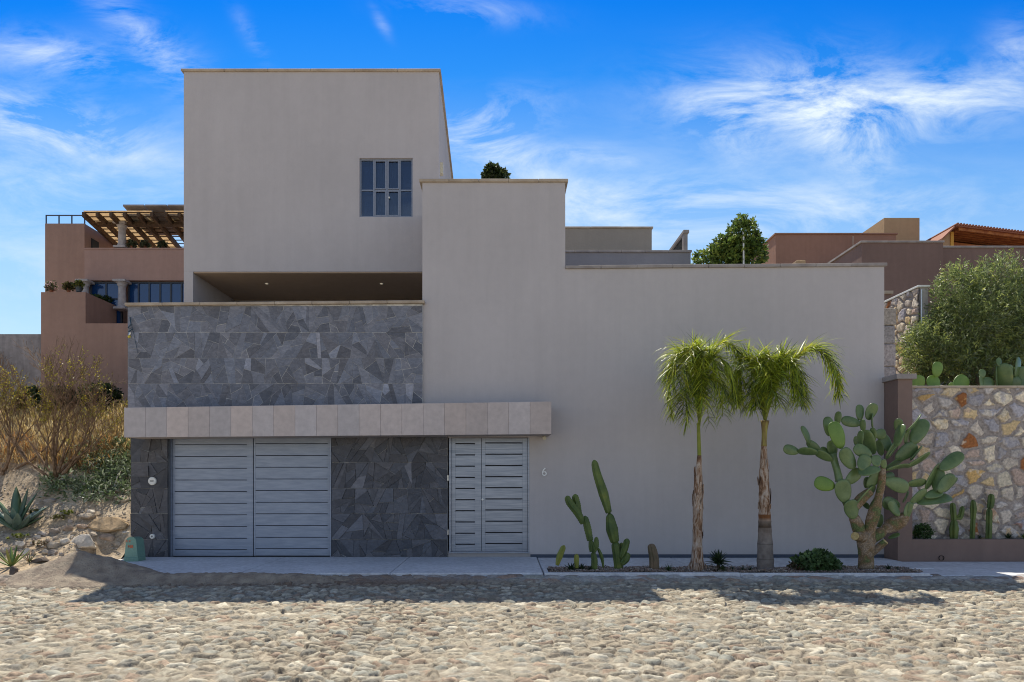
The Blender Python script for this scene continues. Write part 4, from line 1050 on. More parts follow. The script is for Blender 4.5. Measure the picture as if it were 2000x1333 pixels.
GD = [(.035, .065, .03), (.055, .09, .035), (.03, .05, .03)]
bedros = [(1115, 1112, .135, 40, 'dark spiky rosette at the left of the short stubby cactus'), (1136, 1113, .125, 36, 'dark spiky rosette at the right of the short stubby cactus'),
          (1153, 1113, .09, 28, 'small dark spiky rosette at the foot of the knobbly crooked cactus'), (1258, 1110, .08, 14, 'tiny sparse green rosette left of the brownish cactus'),
          (1306, 1110, .12, 16, 'low flat green rosette right of the brownish cactus'), (1403, 1104, .21, 60, 'largest dark agave rosette, just right of the left palm'),
          (1430, 1112, .08, 22, 'small dark rosette right of the largest agave rosette'), (1451, 1112, .08, 22, 'leftmost of the two small green rosettes beside the right palm'), (1466, 1112, .08, 22, 'rosette touching the left foot of the right palm'),
          (1735, 1112, .10, 30, 'widest dark rosette right of the prickly pear trunk'), (1752, 1114, .07, 22, 'middle small dark rosette right of the prickly pear trunk'), (1765, 1116, .055, 18, 'smallest dark rosette at the right end of the bed')]
r = random.Random(21)
for px, py, rad, n, lab in bedros:
    Y = 12.0; p = P(px, py, Y); p.z = -.02
    if rad > .2: p.z = .1
    rad *= 1.2; mb = MB(); rosette(mb, p, rad, n, r, GD if n != 16 and n != 14 else [(.06, .11, .035)], .22, (-.05, 1.0))
    if rad > .2:
        mb.tube([(p.x, p.y, -.03), (p.x, p.y, p.z)], .03, 8, (.08, .06, .04))
        rosette(mb, p+Vector((.05, -.08, -.1)), .1, 26, r, [(.08, .13, .04)], .3, (-.05, 1))
    mb.build('rosette_succulent', M['leaf'], label=lab, cat='succulent', group='rosettes in the gravel bed')
# leafy kalanchoe shrub
mb = MB(); c = P(1592, 1098, 12.0)
crown(mb, [((c.x, c.y, .10), (.35, .24, .15)), ((c.x+.05, c.y, .16), (.22, .2, .13)), ((c.x+.22, c.y, .06), (.2, .18, .11))], 420, 5, .085, .055, [(.07, .13, .045), (.11, .19, .07), (.16, .25, .10)], r, .8, .07, .5)
crown(mb, [((c.x-.36, c.y-.02, .03), (.12, .1, .07))], 50, 4, .05, .03, [(.13, .07, .045), (.09, .08, .03)], r, .6, .05)
sh = thing('leafy_shrub', 'low bushy green succulent shrub left of the prickly pear', 'shrub', (c.x, c.y, -.03))
mb.build('foliage', M['leaf'], sh)
st = MB(); rr_ = random.Random(2)
for k in range(7): a = rr_.uniform(0, 6.28); st.tube([(c.x, c.y, -.04), (c.x+.15*math.cos(a), c.y+.12*math.sin(a), .15)], [.012, .006], 5)
st.build('stem', M['twig'], sh)

# ------------------------------------------------------------------ right: pilaster, planter, rubble wall
YQ = 13.52
PW = thing('boundary_wall', 'rubble stone wall with brown rendered pilaster and low planter at the right', 'wall', (9.5, YQ, 0))
mb = MB(); qx0, qx1 = X(1727, YW)+.005, X(1782, YQ)
mb.box(qx0, qx1, YQ, 14.25, -.3, Z(741, YQ)+.0); mb.build('pilaster', M['brown_p'], PW)
mb = MB(); mb.box(qx0-.05, qx1+.06, YQ-.05, 14.3, Z(741, YQ)+.001, Z(731, YQ), bev=.006); mb.build('pilaster_cap', M['coping_grey'], PW)
mb = MB(); mb.box(qx1+.001, 14.5, YQ+.001, YQ+.16, -.3, Z(1054, YQ)); mb.build('planter', M['brown_p'], PW)
mb = MB(); mb.box(qx1+.001, 14.5, YQ+.161, 13.98, -.3, Z(1058, YQ)); mb.build('planter_soil', M['soil'], PW)
mb = MB(); c = P(1838, 1090, YQ); mb.tube([c+Vector((0, .05, 0)), c-Vector((0, .025, 0))], [.05, .05], 20, cap=False); mb.tube([c+Vector((0, .02, 0)), c+Vector((0, .01, 0))], .049, 20); mb.build('drain_pipe', M['black'], PW)
def rubble(parent, name, O, ud, nd, ul, z0, z1, cell, seed, step=.013, relief=.035, warm=1.0, gapw=.10):
    us = np.arange(0, ul+step*.5, step); vs_ = np.arange(z0, z1+step*.5, step); U, V = np.meshgrid(us, vs_, indexing='ij')
    wu = U+(vnoise(U+9, V+9, 6, seed)-.5)*.12; wv = V+(vnoise(U+9, V+9, 6, seed+1)-.5)*.12
    E, ID, du, dv = vor(wu+20, wv+20, cell*1.12, cell*.92, seed+2, .9)
    rs = np.random.RandomState(seed); n = 65536; sz = rs.rand(n)
    g_ = gapw*(.45+1.5*sz[ID]**2)
    m_ = sm(E, g_, g_+.07); h = m_*relief*(.5+.5*rs.rand(n)[ID])+m_*.012*(vnoise(U, V, 14, seed+5, 3)-.5)+.006*vnoise(U, V, 40, seed+6, 2)
    pal = np.array([(.50, .43, .36), (.54, .47, .36), (.54, .40, .22), (.60, .51, .38), (.31, .29, .31), (.36, .34, .36), (.40, .36, .33), (.50, .32, .13), (.28, .11, .04), (.44, .33, .27), (.34, .32, .34), (.58, .50, .40)])
    pr = np.array([.16, .17, .10, .16, .07, .06, .09, .03, .03, .08, .04, .08]); pr /= pr.sum()
    cid = rs.choice(len(pal), n, p=pr); cid2 = rs.choice(len(pal), n, p=pr)
    patch = sm(vnoise(U, V, 9, seed+7, 4), .52, .62)[..., None]*.6
    C = pal[cid[ID]]*(1-patch)+pal[cid2[ID]]*patch
    C = C*(1.15+.42*rs.rand(n)[ID])[..., None]
    MC = np.array((.38, .33, .30))*(.85+.3*vnoise(U, V, 3, seed+8, 3))[..., None]
    C = C*m_[..., None]+MC*(1-m_[..., None])
    O = np.array(O); ud = np.array(ud); nd = np.array(nd)
    W = O+U[..., None]*ud+h[..., None]*nd+V[..., None]*np.array((0, 0, 1.))
    return grid_mesh(name, W.reshape(-1, 3), np.clip(C, 0, 1).reshape(-1, 3), len(us), len(vs_), M['rubble'], parent)
YR = 13.98; zr = Z(757, YR)
mb = MB(); mb.box(qx1+.001, 14.5, YR+.02, YR+.40, -.3, zr); mb.build('wall_core', M['grout'], PW)
rubble(PW, 'stone_face', (qx1, YR, 0), (1, 0, 0), (0, -1, 0), 6.4, 0, zr-.02, .285, 61)
mb = MB()
for k in range(8): mb.box(qx1+.002+k*.8, qx1+k*.8+.797, YR-.04, YR+.42, zr+.0005-.015, zr+.03, bev=.008)
mb.build('wall_cap', M['coping'], PW)
# planter plants
YL = 13.82; zl_ = Z(1058, YQ)
def pc(label, segs, arms=()):
    T = thing('column_cactus', label, 'cactus', (X(segs[0][0][0], YL), YL, zl_), 'cacti in the brown planter')
    mb = MB(); rib(mb, segs, YL, 5, .3); mb.build('stem', M['cactus'], T, smooth=True)
    for a in arms: mb = MB(); rib(mb, a, YL, 5, .3); mb.build('arm', M['cactus'], T, smooth=True)
K = lambda x, y, w_: (1700+x/4.443, 900+y/4.443, w_/4.443)
pc('forked green cactus in the planter, left of the other two', [[K(720, 690, 50), K(722, 590, 66), K(725, 510, 40)], [K(722, 520, 36), K(716, 440, 44), K(710, 365, 38)]], [[[K(735, 490, 30), K(775, 490, 40), K(800, 395, 34)]]])
pc('slim pale green cactus in the planter, the middle one of three', [[K(880, 690, 36), K(886, 560, 36), K(888, 500, 32)], [K(888, 510, 34), K(892, 420, 46), K(888, 340, 30)]])
pc('tallest green cactus in the planter, the right one of three', [[K(1022, 690, 42), K(1026, 560, 44), K(1030, 410, 44)], [K(1034, 415, 40), K(1044, 350, 50), K(1046, 288, 36)]])
r = random.Random(33)
for px, rad, n, lab in ((1968, .14, 40, 'spiky dark rosette in the planter, right of its cacti'), (1912, .09, 24, 'low dark rosette between the slim and the tallest planter cacti'), (1998, .12, 26, 'yellow-tipped rosette in the planter at the right edge of the photo')):
    mb = MB(); rosette(mb, Vector((X(px, YL), YL-.02, zl_+.03)), rad, n, r, GD if px < 1990 else [(.2, .26, .04), (.05, .09, .03)], .2, (-.05, 1)); mb.build('rosette_succulent', M['leaf'], label=lab, cat='succulent', group='rosettes in the brown planter')
mb = MB(); c = Vector((X(1800, YL), YL-.05, zl_+.14)); crown(mb, [(tuple(c), (.15, .12, .15))], 170, 5, .05, .03, [(.05, .11, .03), (.09, .16, .05)], r, .8, .07); mb.build('leafy_succulent', M['leaf'], label='bright leafy succulent in the left corner of the planter', cat='succulent')

# prickly pears on top of the wall
def pear(label, YB, plist, seed, zbase=3.35):
    r = random.Random(seed); T = thing('prickly_pear', label, 'cactus', (X(plist[0][0], YB), YB, zbase), 'prickly pears behind the stone wall')
    for bx, by, tx, ty, wp in plist:
        b_ = P(bx, by, YB+r.uniform(-.05, .05)); t_ = P(tx, ty, YB+r.uniform(-.1, .1)); mb = MB(); w_ = wp*YB/F; L = (t_-b_).length; tw = max(w_, L*.55)
        ang = math.acos(max(.2, min(1, w_/tw)))*r.choice((-1, 1)); ax = (t_-b_).normalized(); n0 = Vector((0, -1, 0)); n0 = (n0-ax*n0.dot(ax)).normalized()
        pad_mesh(mb, b_, t_, tw, Matrix.Rotation(ang, 3, ax) @ n0, r, .02); mb.build('pad', M['pad_y'] if seed != 3 else M['pad'], T, smooth=True)
pear('bright prickly pear above the stone wall, nearest the pilaster', 14.75, [(1825, 765, 1823, 734, 28), (1828, 737, 1832, 707, 22), (1790, 768, 1796, 733, 27)], 1)
pear('low prickly pear with one broad pad above the middle of the stone wall', 14.75, [(1866, 765, 1888, 736, 32), (1862, 765, 1856, 748, 14)], 2)
pear('tall pale prickly pear clump above the right end of the stone wall', 14.75, [(1918, 765, 1916, 734, 16), (1917, 740, 1919, 722, 15), (1930, 768, 1928, 737, 24), (1948, 768, 1946, 716, 17), (1964, 768, 1960, 710, 18), (1952, 716, 1951, 699, 11), (1975, 740, 1968, 714, 20), (1983, 738, 1990, 698, 20), (1988, 768, 1982, 736, 22), (1998, 765, 1996, 716, 20), (1972, 768, 1974, 740, 18)], 3)

# sloping rubble side wall and pier behind
SWT = thing('garden_wall', 'sunlit rubble stone wall running back beside the house wall, right of its edge', 'wall', (10, 16.5, 3.3))
gx_ = X(1795, 16.5); zt_ = Z(562, 16.5)
mb = MB(); mb.box(gx_+.03, gx_+.22, 16.5, 19.6, 3.0, zt_); mb.build('wall_end', M['col_stone'], SWT)
rubble(SWT, 'stone_face', (gx_, 19.6, 0), (0, -1, 0), (-1, 0, 0), 3.1, 3.0, zt_-.01, .24, 81, .02, .06)
mb = MB(); mb.box(gx_-.05, gx_+.25, 16.46, 19.6, zt_, zt_+.05, bev=.008); mb.build('wall_cap', M['white'], SWT)
mb = MB(); mb.tube([P(1800, 566, 16.42), P(1800, 640, 16.42)], .02, 8); mb.build('downpipe', M['steel'], SWT)
PR = thing('stone_pier', 'narrow stone block pier standing between the grey house and the garden wall', 'pier', (X(1738, 14.9), 14.9, 3.3))
mb = MB(); rr_ = random.Random(5); z = 3.2; 
for hh, cc in ((.3, (.5, .30, .12)), (.55, (.36, .33, .34)), (.5, (.40, .36, .36)), (.4, (.33, .31, .31)), (.38, (.38, .34, .3))):
    mb.box(X(1720, 14.9), X(1750, 14.9)+rr_.uniform(-.01, .02), 14.9+rr_.uniform(0, .02), 15.3, z, z+hh-.01, cc, bev=.02); z += hh
mb.build('block_stack', M['rubble'], PR)

# olive-like shrub
def bush(label, blobs, twigs, per, L, W, cols, seed, base, tw=.3, rise=.6, name='garden_shrub', cat='shrub', nstem=6, group=None):
    r = random.Random(seed); T = thing(name, label, cat, base, group)
    mb = MB(); crown(mb, blobs, twigs, per, L, W, cols, r, rise, tw); mb.build('crown', M['leaf'], T)
    st = MB()
    for c, rad in blobs:
        for k in range(max(1, nstem//len(blobs)+1)):
            e = Vector(c)+Vector((r.uniform(-.5, .5)*rad[0], r.uniform(-.5, .5)*rad[1], r.uniform(-.2, .6)*rad[2]))
            b_ = Vector(base); m_ = b_.lerp(e, .5)+Vector((r.uniform(-.1, .1), r.uniform(-.1, .1), 0)); st.tube([b_, m_, e], [.045, .03, .01], 6)
    st.build('trunk', M['bark'], T)
    return T
YB_ = 16.2
def BL(px, py, rpx, rpy, Y=YB_, ry=None): return (tuple(P(px, py, Y)), (rpx*Y/F, (ry or rpx*.8)*Y/F, rpy*Y/F))
OL = [(.19, .24, .08), (.25, .31, .10), (.32, .38, .15), (.12, .17, .06), (.40, .44, .12), (.26, .30, .17)]
bush('big feathery grey-green shrub above the stone wall, right of the garden wall', [BL(1950, 570, 44, 62), BL(1868, 590, 36, 62), BL(1925, 640, 92, 72), BL(1850, 680, 62, 62), BL(1960, 690, 80, 60), BL(1800, 690, 30, 42), BL(2010, 610, 50, 70), BL(1890, 720, 90, 35)],
     7000, 7, .11, .026, OL, 71, (X(1915, YB_), YB_, 3.5), .3, .75)
bush('leafy dark green tree rising behind the roof wall', [BL(1450, 468, 26, 38, 17), BL(1425, 495, 34, 30, 17), BL(1392, 508, 34, 16, 17), BL(1466, 500, 24, 36, 17)],
     1150, 6, .11, .06, [(.12, .19, .035), (.18, .26, .05), (.26, .32, .06), (.08, .13, .03)], 72, (X(1445, 17), 17, 4.9), .14, .1, 'garden_tree', 'tree')
mb = MB(); mb.tube([(X(1453, 16.7), 16.7, 5.0), P(1452, 452, 16.7)], .022, 8); mb.build('garden_pole', M['white'], label='thin white pole standing in the leafy roof tree', cat='pole')
bush('small dark treetop showing over the coping of the middle wall', [BL(962, 350, 15, 26, 20), BL(978, 350, 15, 14, 20)], 420, 6, .11, .07, [(.05, .08, .02), (.09, .11, .03), (.04, .06, .02)], 73, (X(966, 20), 20, 7.8), .1, .3, 'treetop', 'tree', 3)

# ------------------------------------------------------------------ houses behind, right
HB = thing('neighbour_house', 'dark umber house with flat parapets behind the shrub at the right', 'house', (14, 24, 4))
mb = MB(); x0 = X(1683, 24); x1 = X(1842, 24); mb.box(x0, x1, 24, 28, 3.5, Z(475, 24)); mb.box(x1+.001, 26, 24.6, 28, 3.5, Z(485, 24.6)); mb.build('wall', M['brown_r'], HB)
coping(x0-.06, x1+.03, 23.95, 24.3, Z(475, 24), Z(475, 24), .07, M['coping_grey'], 3, HB)
mb = MB(); mb.box(x0-.06, x0+.25, 24.302, 28, Z(475, 24), Z(475, 24)+.07); mb.build('side_coping', M['coping_grey'], HB)
coping(x1+.032, 26, 24.55, 24.9, Z(485, 24.6), Z(485, 24.6), .07, M['coping_grey'], 4, HB)
mb = MB(); mb.box(X(1727, 20), X(1741, 20), 20, 20.4, 4, Z(575, 20)); mb.build('low_post', M['brown_r'], HB); mb = MB(); mb.box(X(1726, 20)-.05, X(1743, 20), 19.95, 20.45, Z(575, 20)+.001, Z(569, 20)); mb.build('post_cap', M['coping'], HB)
HA = thing('neighbour_house', 'rust coloured flat-roofed house with a tan rooftop tower behind the grey wall', 'house', (13, 28, 5))
mb = MB(); x0 = X(1515, 28.2); x1 = X(1750, 28.2); mb.box(x0, x1, 28.2, 31, 4, Z(459, 28.2)); mb.build('wall', M['rust_r'], HA)
mb = MB(); mb.box(x0-.05, x1+.05, 28.15, 31.05, Z(459, 28.2)+.001, Z(457, 28.2)+.02); mb.build('coping', M['rust_r'], HA)
mb = MB(); x0 = X(1727, 32); x1 = X(1796, 32); mb.box(x0, x1, 32, 34, 5, Z(426, 32)); mb.build('tower', M['tan_r'], HA)
mb = MB(); c = P(1666, 462, 28); mb.tube([c-Vector((0, 0, .6)), c], .02, 6); mb.build('vent_pipe', M['coping'], HA)
mb = MB(); mb.box(X(1556, 20), X(1574, 20), 20, 20.6, 5, Z(508, 20), bev=.02); mb.build('low_chimney', M['tan_r'], label='small tan masonry block peeping over the long grey wall', cat='chimney')
HT = thing('tiled_house', 'ochre house corner under a sloping tiled roof with reddish rafters', 'house', (22, 30, 5))
a = P(1860, 451, 30); e = P(2080, 478, 30)
mb = MB(); mb.prism([(X(1860, 30), 5), (X(2100, 30), 5), (X(2100, 30), Z(489, 30)), (X(1860, 30), Z(462, 30))], 30.6, 34); mb.build('wall', M['tile_wood'], HT)
mb = MB(); mb.prism([(X(1835, 30), 5), (X(1857, 30), 5), (X(1857, 30), Z(452, 30)), (X(1835, 30), Z(470, 30))], 30.05, 34); mb.build('gable_wall', M['tan_r'], HT)
mb = MB(); mb.box(X(1857, 30)+.002, X(1863, 30), 30.0, 30.4, 5, Z(453, 30)); mb.build('corner_post', M['ochre'], HT)
mb = MB(); sl_ = (e.z-a.z)/(e.x-a.x)
mb.sbox(X(1857, 30), e.x, 29.6, 34, a.z+.05, e.z+.05, a.z+.12, e.z+.12); mb.sbox(X(1832, 30), X(1857, 30)-.01, 29.7, 34, Z(473, 30), a.z+.03, Z(470, 30), a.z+.11); 
for k in range(40):
    x = X(1858, 30)+k*.13; z = a.z+.14+sl_*(x-a.x); mb.tube([(x, 29.55, z), (x, 34, z)], .05, 8)
mb.build('roof', M['terracotta'], HT)
mb = MB()
for k in range(18): y = 29.7+k*.22; mb.sbox(X(1864, 30), e.x, y, y+.09, a.z-.09, e.z-.09, a.z+.045, e.z+.045)
mb.build('rafters', M['tile_wood'], HT)

# ------------------------------------------------------------------ house behind, left
LH = thing('terraced_house', 'brown terraced house with roof pergola and blue windows at the left', 'house', (-12, 20, 2.5))
Y0, Y1 = 20.0, 22.0; zf = Z(571, Y0); zs = Z(632, Y0); xa = X(80, Y0); xb = X(167, Y0); xe = X(430, Y0); YBd = 21.5
mb = MB(); mb.box(xa, xb, Y0, 21.6, 1.5, zf); mb.box(xb+.001, xe, Y0, 21.6, 1.5, zs); mb.box(xa+.3, xe, 21.601, 26, 1.5, zs); mb.build('lower_wall', M['brown_l'], LH)
yw = 22.0; tx0, tx1_ = X(88, yw), X(165, yw)
mb = MB(); mb.box(tx0, tx1_, yw, 26, zs, Z(437, yw)); mb.build('tower', M['brown_l'], LH)
mb = MB(); mb.box(X(165, YBd), xe, YBd, yw+.1, Z(548, YBd), Z(488, YBd)); mb.box(tx1_+.001, xe, yw+.4, 26, zs, Z(548, YBd)+.3); mb.build('upper_wall', M['brown_l2'], LH)
mb = MB(); mb.box(X(165, YBd), xe, YBd-.02, yw+.12, Z(488, YBd)+.001, Z(488, YBd)+.05); mb.build('coping', M['brown_l2'], LH)
def win(xA, xB, zA, zB, yg, bars, mids, parent):
    f_ = MB(); w_ = .05
    f_.box(xA, xB, yg, yg+.07, zB-w_, zB); f_.box(xA, xB, yg, yg+.07, zA, zA+w_)
    for t in bars: x = xA+(xB-xA)*t; x = min(max(x, xA+w_/2), xB-w_/2); f_.box(x-w_/2, x+w_/2, yg+.005, yg+.065, zA+w_, zB-w_)
    for t, s0, s1 in mids: z = zA+(zB-zA)*t; f_.box(xA+(xB-xA)*s0, xA+(xB-xA)*s1, yg+.01, yg+.06, z-.025, z+.025)
    o = f_.build('window', M['darkmetal'], parent)
    p_ = MB(); p_.box(xA+.02, xB-.02, yg+.03, yg+.04, zA+.02, zB-.02); p_.build('pane', M['blue_glass'], o); return o
win(X(171, YBd), X(234, YBd), zs, Z(548, YBd)-.01, YBd+.12, (0, .5, 1), ((.68, 0, 1),), LH)
win(X(245, YBd), X(372, YBd), Z(606, YBd), Z(548, YBd)-.01, YBd+.12, tuple(k/6 for k in range(7)), (), LH)
mb = MB(); mb.box(X(245, YBd), xe, YBd+.1, YBd+.3, zs, Z(606, YBd)-.001); mb.build('sill_wall', M['brown_l2'], LH)
def column(px, y0, y1, Yc):
    m_ = MB(); x = X(px, Yc); zb_, zt__ = Z(y1, Yc), Z(y0, Yc); m_.tube([(x, Yc, zb_+.12), (x, Yc, zt__-.16)], [.125, .105], 16)
    m_.box(x-.19, x+.19, Yc-.19, Yc+.19, zb_, zb_+.07, bev=.01); m_.tube([(x, Yc, zb_+.07), (x, Yc, zb_+.13)], [.165, .13], 16)
    m_.tube([(x, Yc, zt__-.19), (x, Yc, zt__-.12), (x, Yc, zt__-.07)], [.12, .14, .18], 16); m_.box(x-.2, x+.2, Yc-.2, Yc+.2, zt__-.07, zt__, bev=.01)
    m_.build('column', M['col_stone'], LH, smooth=False)
column(238.5, 548.5, 606, 21.42); column(166, 548.5, 588, 21.42); column(238.5, 436, 487, 21.75)
# tower door side and railing
mb = MB(); mb.box(tx1_+.0015, tx1_+.02, yw+.35, yw+.75, zs+1, Z(452, yw)-.1); mb.build('door', M['black'], LH)
mb = MB(); zt0_ = Z(437, yw); zt1_ = Z(419.5, yw)
mb.box(tx0, tx1_, yw+.02, yw+.05, zt1_-.03, zt1_); mb.box(tx1_-.03, tx1_, yw+.051, 25, zt1_-.03, zt1_)
for k in range(4): x = tx0+(tx1_-tx0-.03)*k/3; mb.box(x, x+.03, yw+.02, yw+.05, zt0_, zt1_-.031)
for k in range(1, 5): 
    for x in (tx1_-.03,): mb.box(x, x+.03, yw+.05+k*.7, yw+.08+k*.7, zt0_, zt1_-.031)
mb.build('railing', M['darkmetal'], LH)
# pergola
pf, pb = 21.0, 24.7; xl = X(160, pf); pz = lambda y: Z(413, pf)+0*y; sk = -.75
mb = MB()
xrf = np.arange(xl, xe+.8, .42)
for x in xrf: 
    vs = [(x, pf, pz(pf)-.17), (x+.09, pf, pz(pf)-.17), (x+.09+sk, pb, pz(pb)-.17), (x+sk, pb, pz(pb)-.17), (x, pf, pz(pf)-.02), (x+.09, pf, pz(pf)-.02), (x+.09+sk, pb, pz(pb)-.02), (x+sk, pb, pz(pb)-.02)]
    mb.add(vs, [(0, 3, 2, 1), (4, 5, 6, 7), (0, 1, 5, 4), (1, 2, 6, 5), (2, 3, 7, 6), (3, 0, 4, 7)])
zb_ = Z(436, 21.75); mb.box(xl+.05, xe, 21.65, 21.85, zb_, pz(0)-.172)
for k in range(11):
    y = pf+.05+k*.35; xs0 = xl+sk*(y-pf)/(pb-pf); mb.box(xs0, xe, y, y+.05, pz(y)-.018, pz(y))
pg = mb.build('pergola', M['wood'], LH)
mb = MB()
for i, x in enumerate(xrf[:-1]):
    if i in (5, 9, 13): continue
    mb.add([(x+.04, pf, pz(pf)+.004), (x+.45, pf, pz(pf)+.004), (x+.45+sk, pb, pz(pb)+.004), (x+.04+sk, pb, pz(pb)+.004), (x+.04, pf, pz(pf)+.02), (x+.45, pf, pz(pf)+.02), (x+.45+sk, pb, pz(pb)+.02), (x+.04+sk, pb, pz(pb)+.02)], [(0, 3, 2, 1), (4, 5, 6, 7), (0, 1, 5, 4), (1, 2, 6, 5), (2, 3, 7, 6), (3, 0, 4, 7)])
mb.build('roof_sheet', M['roof_sheet'], pg)
for k, (a, b_) in enumerate(((240, 281), (283, 325), (327, 370))):
    mb = MB(); ya = 21.4; x0, x1 = X(a, ya), X(b_, ya); za = Z(403, ya); t = .05
    mb.add([(x0, ya, za), (x1, ya, za), (x1+.0, ya+1.6, za-.35), (x0, ya+1.6, za-.35), (x0, ya, za+t), (x1, ya, za+t), (x1, ya+1.6, za-.35+t), (x0, ya+1.6, za-.35+t)], [(0, 3, 2, 1), (4, 5, 6, 7), (0, 1, 5, 4), (1, 2, 6, 5), (2, 3, 7, 6), (3, 0, 4, 7)])
    for xx_ in (x0+.1, x1-.15): mb.box(xx_, xx_+.04, ya+.2, ya+.24, pz(ya+.2)-.0, za-.03)
    mb.build('solar_panel', M['coping_grey'], pg)
# pots and plants on the ledges
def pot(label, px, py, Y, rad, leaf_r, seed, mat=None, cols=None):
    rad *= .6; leaf_r *= .62
    r = random.Random(seed); c = P(px, py, Y); T = thing('potted_plant', label, 'potted plant', c)
    m_ = MB(); m_.tube([c, c+Vector((0, 0, rad*1.5)), c+Vector((0, 0, rad*1.7))], [rad*.7, rad, rad*1.1], 12); m_.build('pot', mat or M['terracotta'], T)
    m_ = MB(); crown(m_, [(tuple(c+Vector((0, 0, rad*1.7+leaf_r*.6))), (leaf_r, leaf_r, leaf_r*.9))], 60, 5, .09, .05, cols or [(.05, .09, .025), (.09, .14, .03)], r, .5, .08); m_.build('foliage', M['leaf'], T)
pot('pink flowering pot on the left corner of the brown terrace', 100, 571, 20.06, .10, .14, 1, None, [(.45, .30, .28), (.10, .12, .05)])
pot('small twiggy pot on the brown terrace ledge', 134, 571, 20.06, .10, .12, 2, None, [(.09, .08, .03)])
pot('dark trough with yellow-green plant on the brown terrace ledge', 154, 571, 20.06, .16, .12, 3, M['darkmetal'], [(.22, .22, .05), (.10, .12, .03)])
pot('green potted plant against the blue window', 188, 597, 21.5, .13, .17, 4)
pot('dense round green bush pot at the foot of the stone column', 209, 603, 21.6, .12, .22, 5, None, [(.03, .06, .015), (.06, .09, .02)])
for k, px in enumerate((258, 284, 318)): pot(('pot with dark leaves under the pergola, nearest the stone column', 'middle pot under the pergola on the upper terrace ledge', 'pot with grey-green leaves under the pergola, nearest the grey house')[k], px, 487, 21.75, .09, .12, 10+k, None, [(.07, .07, .04), (.12, .14, .07)])
GW = MB(); GW.box(-40, X(82, 25), 25, 25.3, 1, Z(653, 25)); GW.build('block_wall', M['blockwall'], label='weathered grey boundary wall at the far left', cat='wall')

# ------------------------------------------------------------------ left lot planting, rocks, sand
r = random.Random(77)
def thicket(label, base, scale, seed, dirs, depth=5, leaf=.5, group=None):
    r = random.Random(seed); T = thing('thorn_shrub', label, 'shrub', base, group)
    mb = MB(); tips = []
    for d in dirs:
        branches(mb, Vector(base)+Vector((r.uniform(-.08, .08), r.uniform(-.08, .08), -.05)), Vector(d).normalized(), scale*r.uniform(.85, 1.1), .034*scale, depth, r, tips, .55, .16, 3, .0035, (2, 3), .73)
    mb.build('branches', M['twig'], T)
    lf = MB(); cols = [(.52, .46, .04), (.36, .36, .04), (.62, .50, .04), (.24, .26, .04)]
    for pts, dd, dp in tips:
        if dp > 3: continue
        for p, q in zip(pts[:-1], pts[1:]):
            if mnoise.noise(p*1.3) < .02+.4*(1-leaf)-.18: continue
            for j in range(r.choice((0, 0, 1, 2))):
                leafq(lf, p.lerp(q, r.random()), rdir(r), rdir(r), r.uniform(.02, .045), r.uniform(.012, .024), r.choice(cols))
    lf.build('leaves', M['leaf'], T); return T
b1 = on_hill(108, 935)
thicket('big bare thorny shrub with yellow leaves on the slope left of the slate wall', b1, 1.0, 12, [(-.75, -.1, 1), (-.35, .1, 1.1), (.1, -.1, 1.1), (.5, 0, 1), (.85, .1, .9), (-1.1, 0, .7), (0, -.5, 1), (.6, .3, .8), (1.1, -.2, .85)], 6, .62)
b2 = on_hill(5, 925)
thicket('second yellow-green thorny shrub cut by the left edge of the photo', b2, .95, 15, [(-.6, 0, 1), (.2, .1, 1), (.6, -.1, 1), (.9, .2, .8)], 6, .5)
for px, py, w_, lab, sd_ in ((122, 800, 26, 'dark green bush at the foot of the brown house, left of the pair', 4), (195, 790, 24, 'dark green bush at the foot of the brown house, nearest the slate wall', 5), (70, 795, 20, 'dark low bush in front of the grey boundary wall', 6)):
    Y = 17.9; c = P(px, py-12, Y)
    bush(lab, [(tuple(c), (w_*Y/F*1.2, .5, w_*Y/F*.9))], 380, 7, .10, .05, [(.03, .05, .02), (.05, .075, .025)], sd_, (c.x, c.y, hz(c.x, c.y)), .15, .3, 'dark_bush', 'shrub', 2, 'dark bushes by the brown house')

gr = MB(); r = random.Random(5)
gc = [(.68, .54, .26), (.76, .64, .36), (.54, .41, .19), (.64, .46, .18), (.80, .71, .45), (.42, .32, .16)]
orange_ = [(.54, .27, .09), (.50, .33, .14), (.62, .46, .22), (.62, .52, .30)]
def blade(mb, p, h, lean, col, w_=.006):
    a = r.uniform(0, 6.28); e = Vector((math.cos(a), math.sin(a), 0)); s_ = Vector((-e.y, e.x, 0))*w_
    m_ = p+e*lean*.4*h+Vector((0, 0, h*.6)); t_ = p+e*lean*h+Vector((0, 0, h*(.95-.3*lean)))
    mb.add([p-s_, p+s_, m_+s_*.7, m_-s_*.7, t_], [(0, 1, 2, 3), (3, 2, 4)], col)
cnt = 0
while cnt < 27000:
    Y = 15.3+3.3*r.random()**1.05; x = r.uniform(-15, -7.66)
    d_ = mnoise.noise(Vector((x*.8, Y*.8, 3)))
    if Y < 15.8 and d_ < .0+(15.8-Y)*.5: cnt += .3; continue
    k = mnoise.noise(Vector((x*.55, Y*.55, 9)))
    col = r.choice(orange_ if (k > .12 and Y < 16.6) else gc); f_ = r.uniform(.7, 1.25)
    blade(gr, Vector((x, Y, hz(x, Y)-.02)), r.uniform(.06, .34)*(1+.6*d_), r.uniform(.3, 1.5), tuple(v*f_ for v in col), r.uniform(.004, .010)); cnt += 1
gr.build('dry_grass', M['grass'], kind='stuff', label='dry straw and rust coloured grass covering the slope', cat='grass')
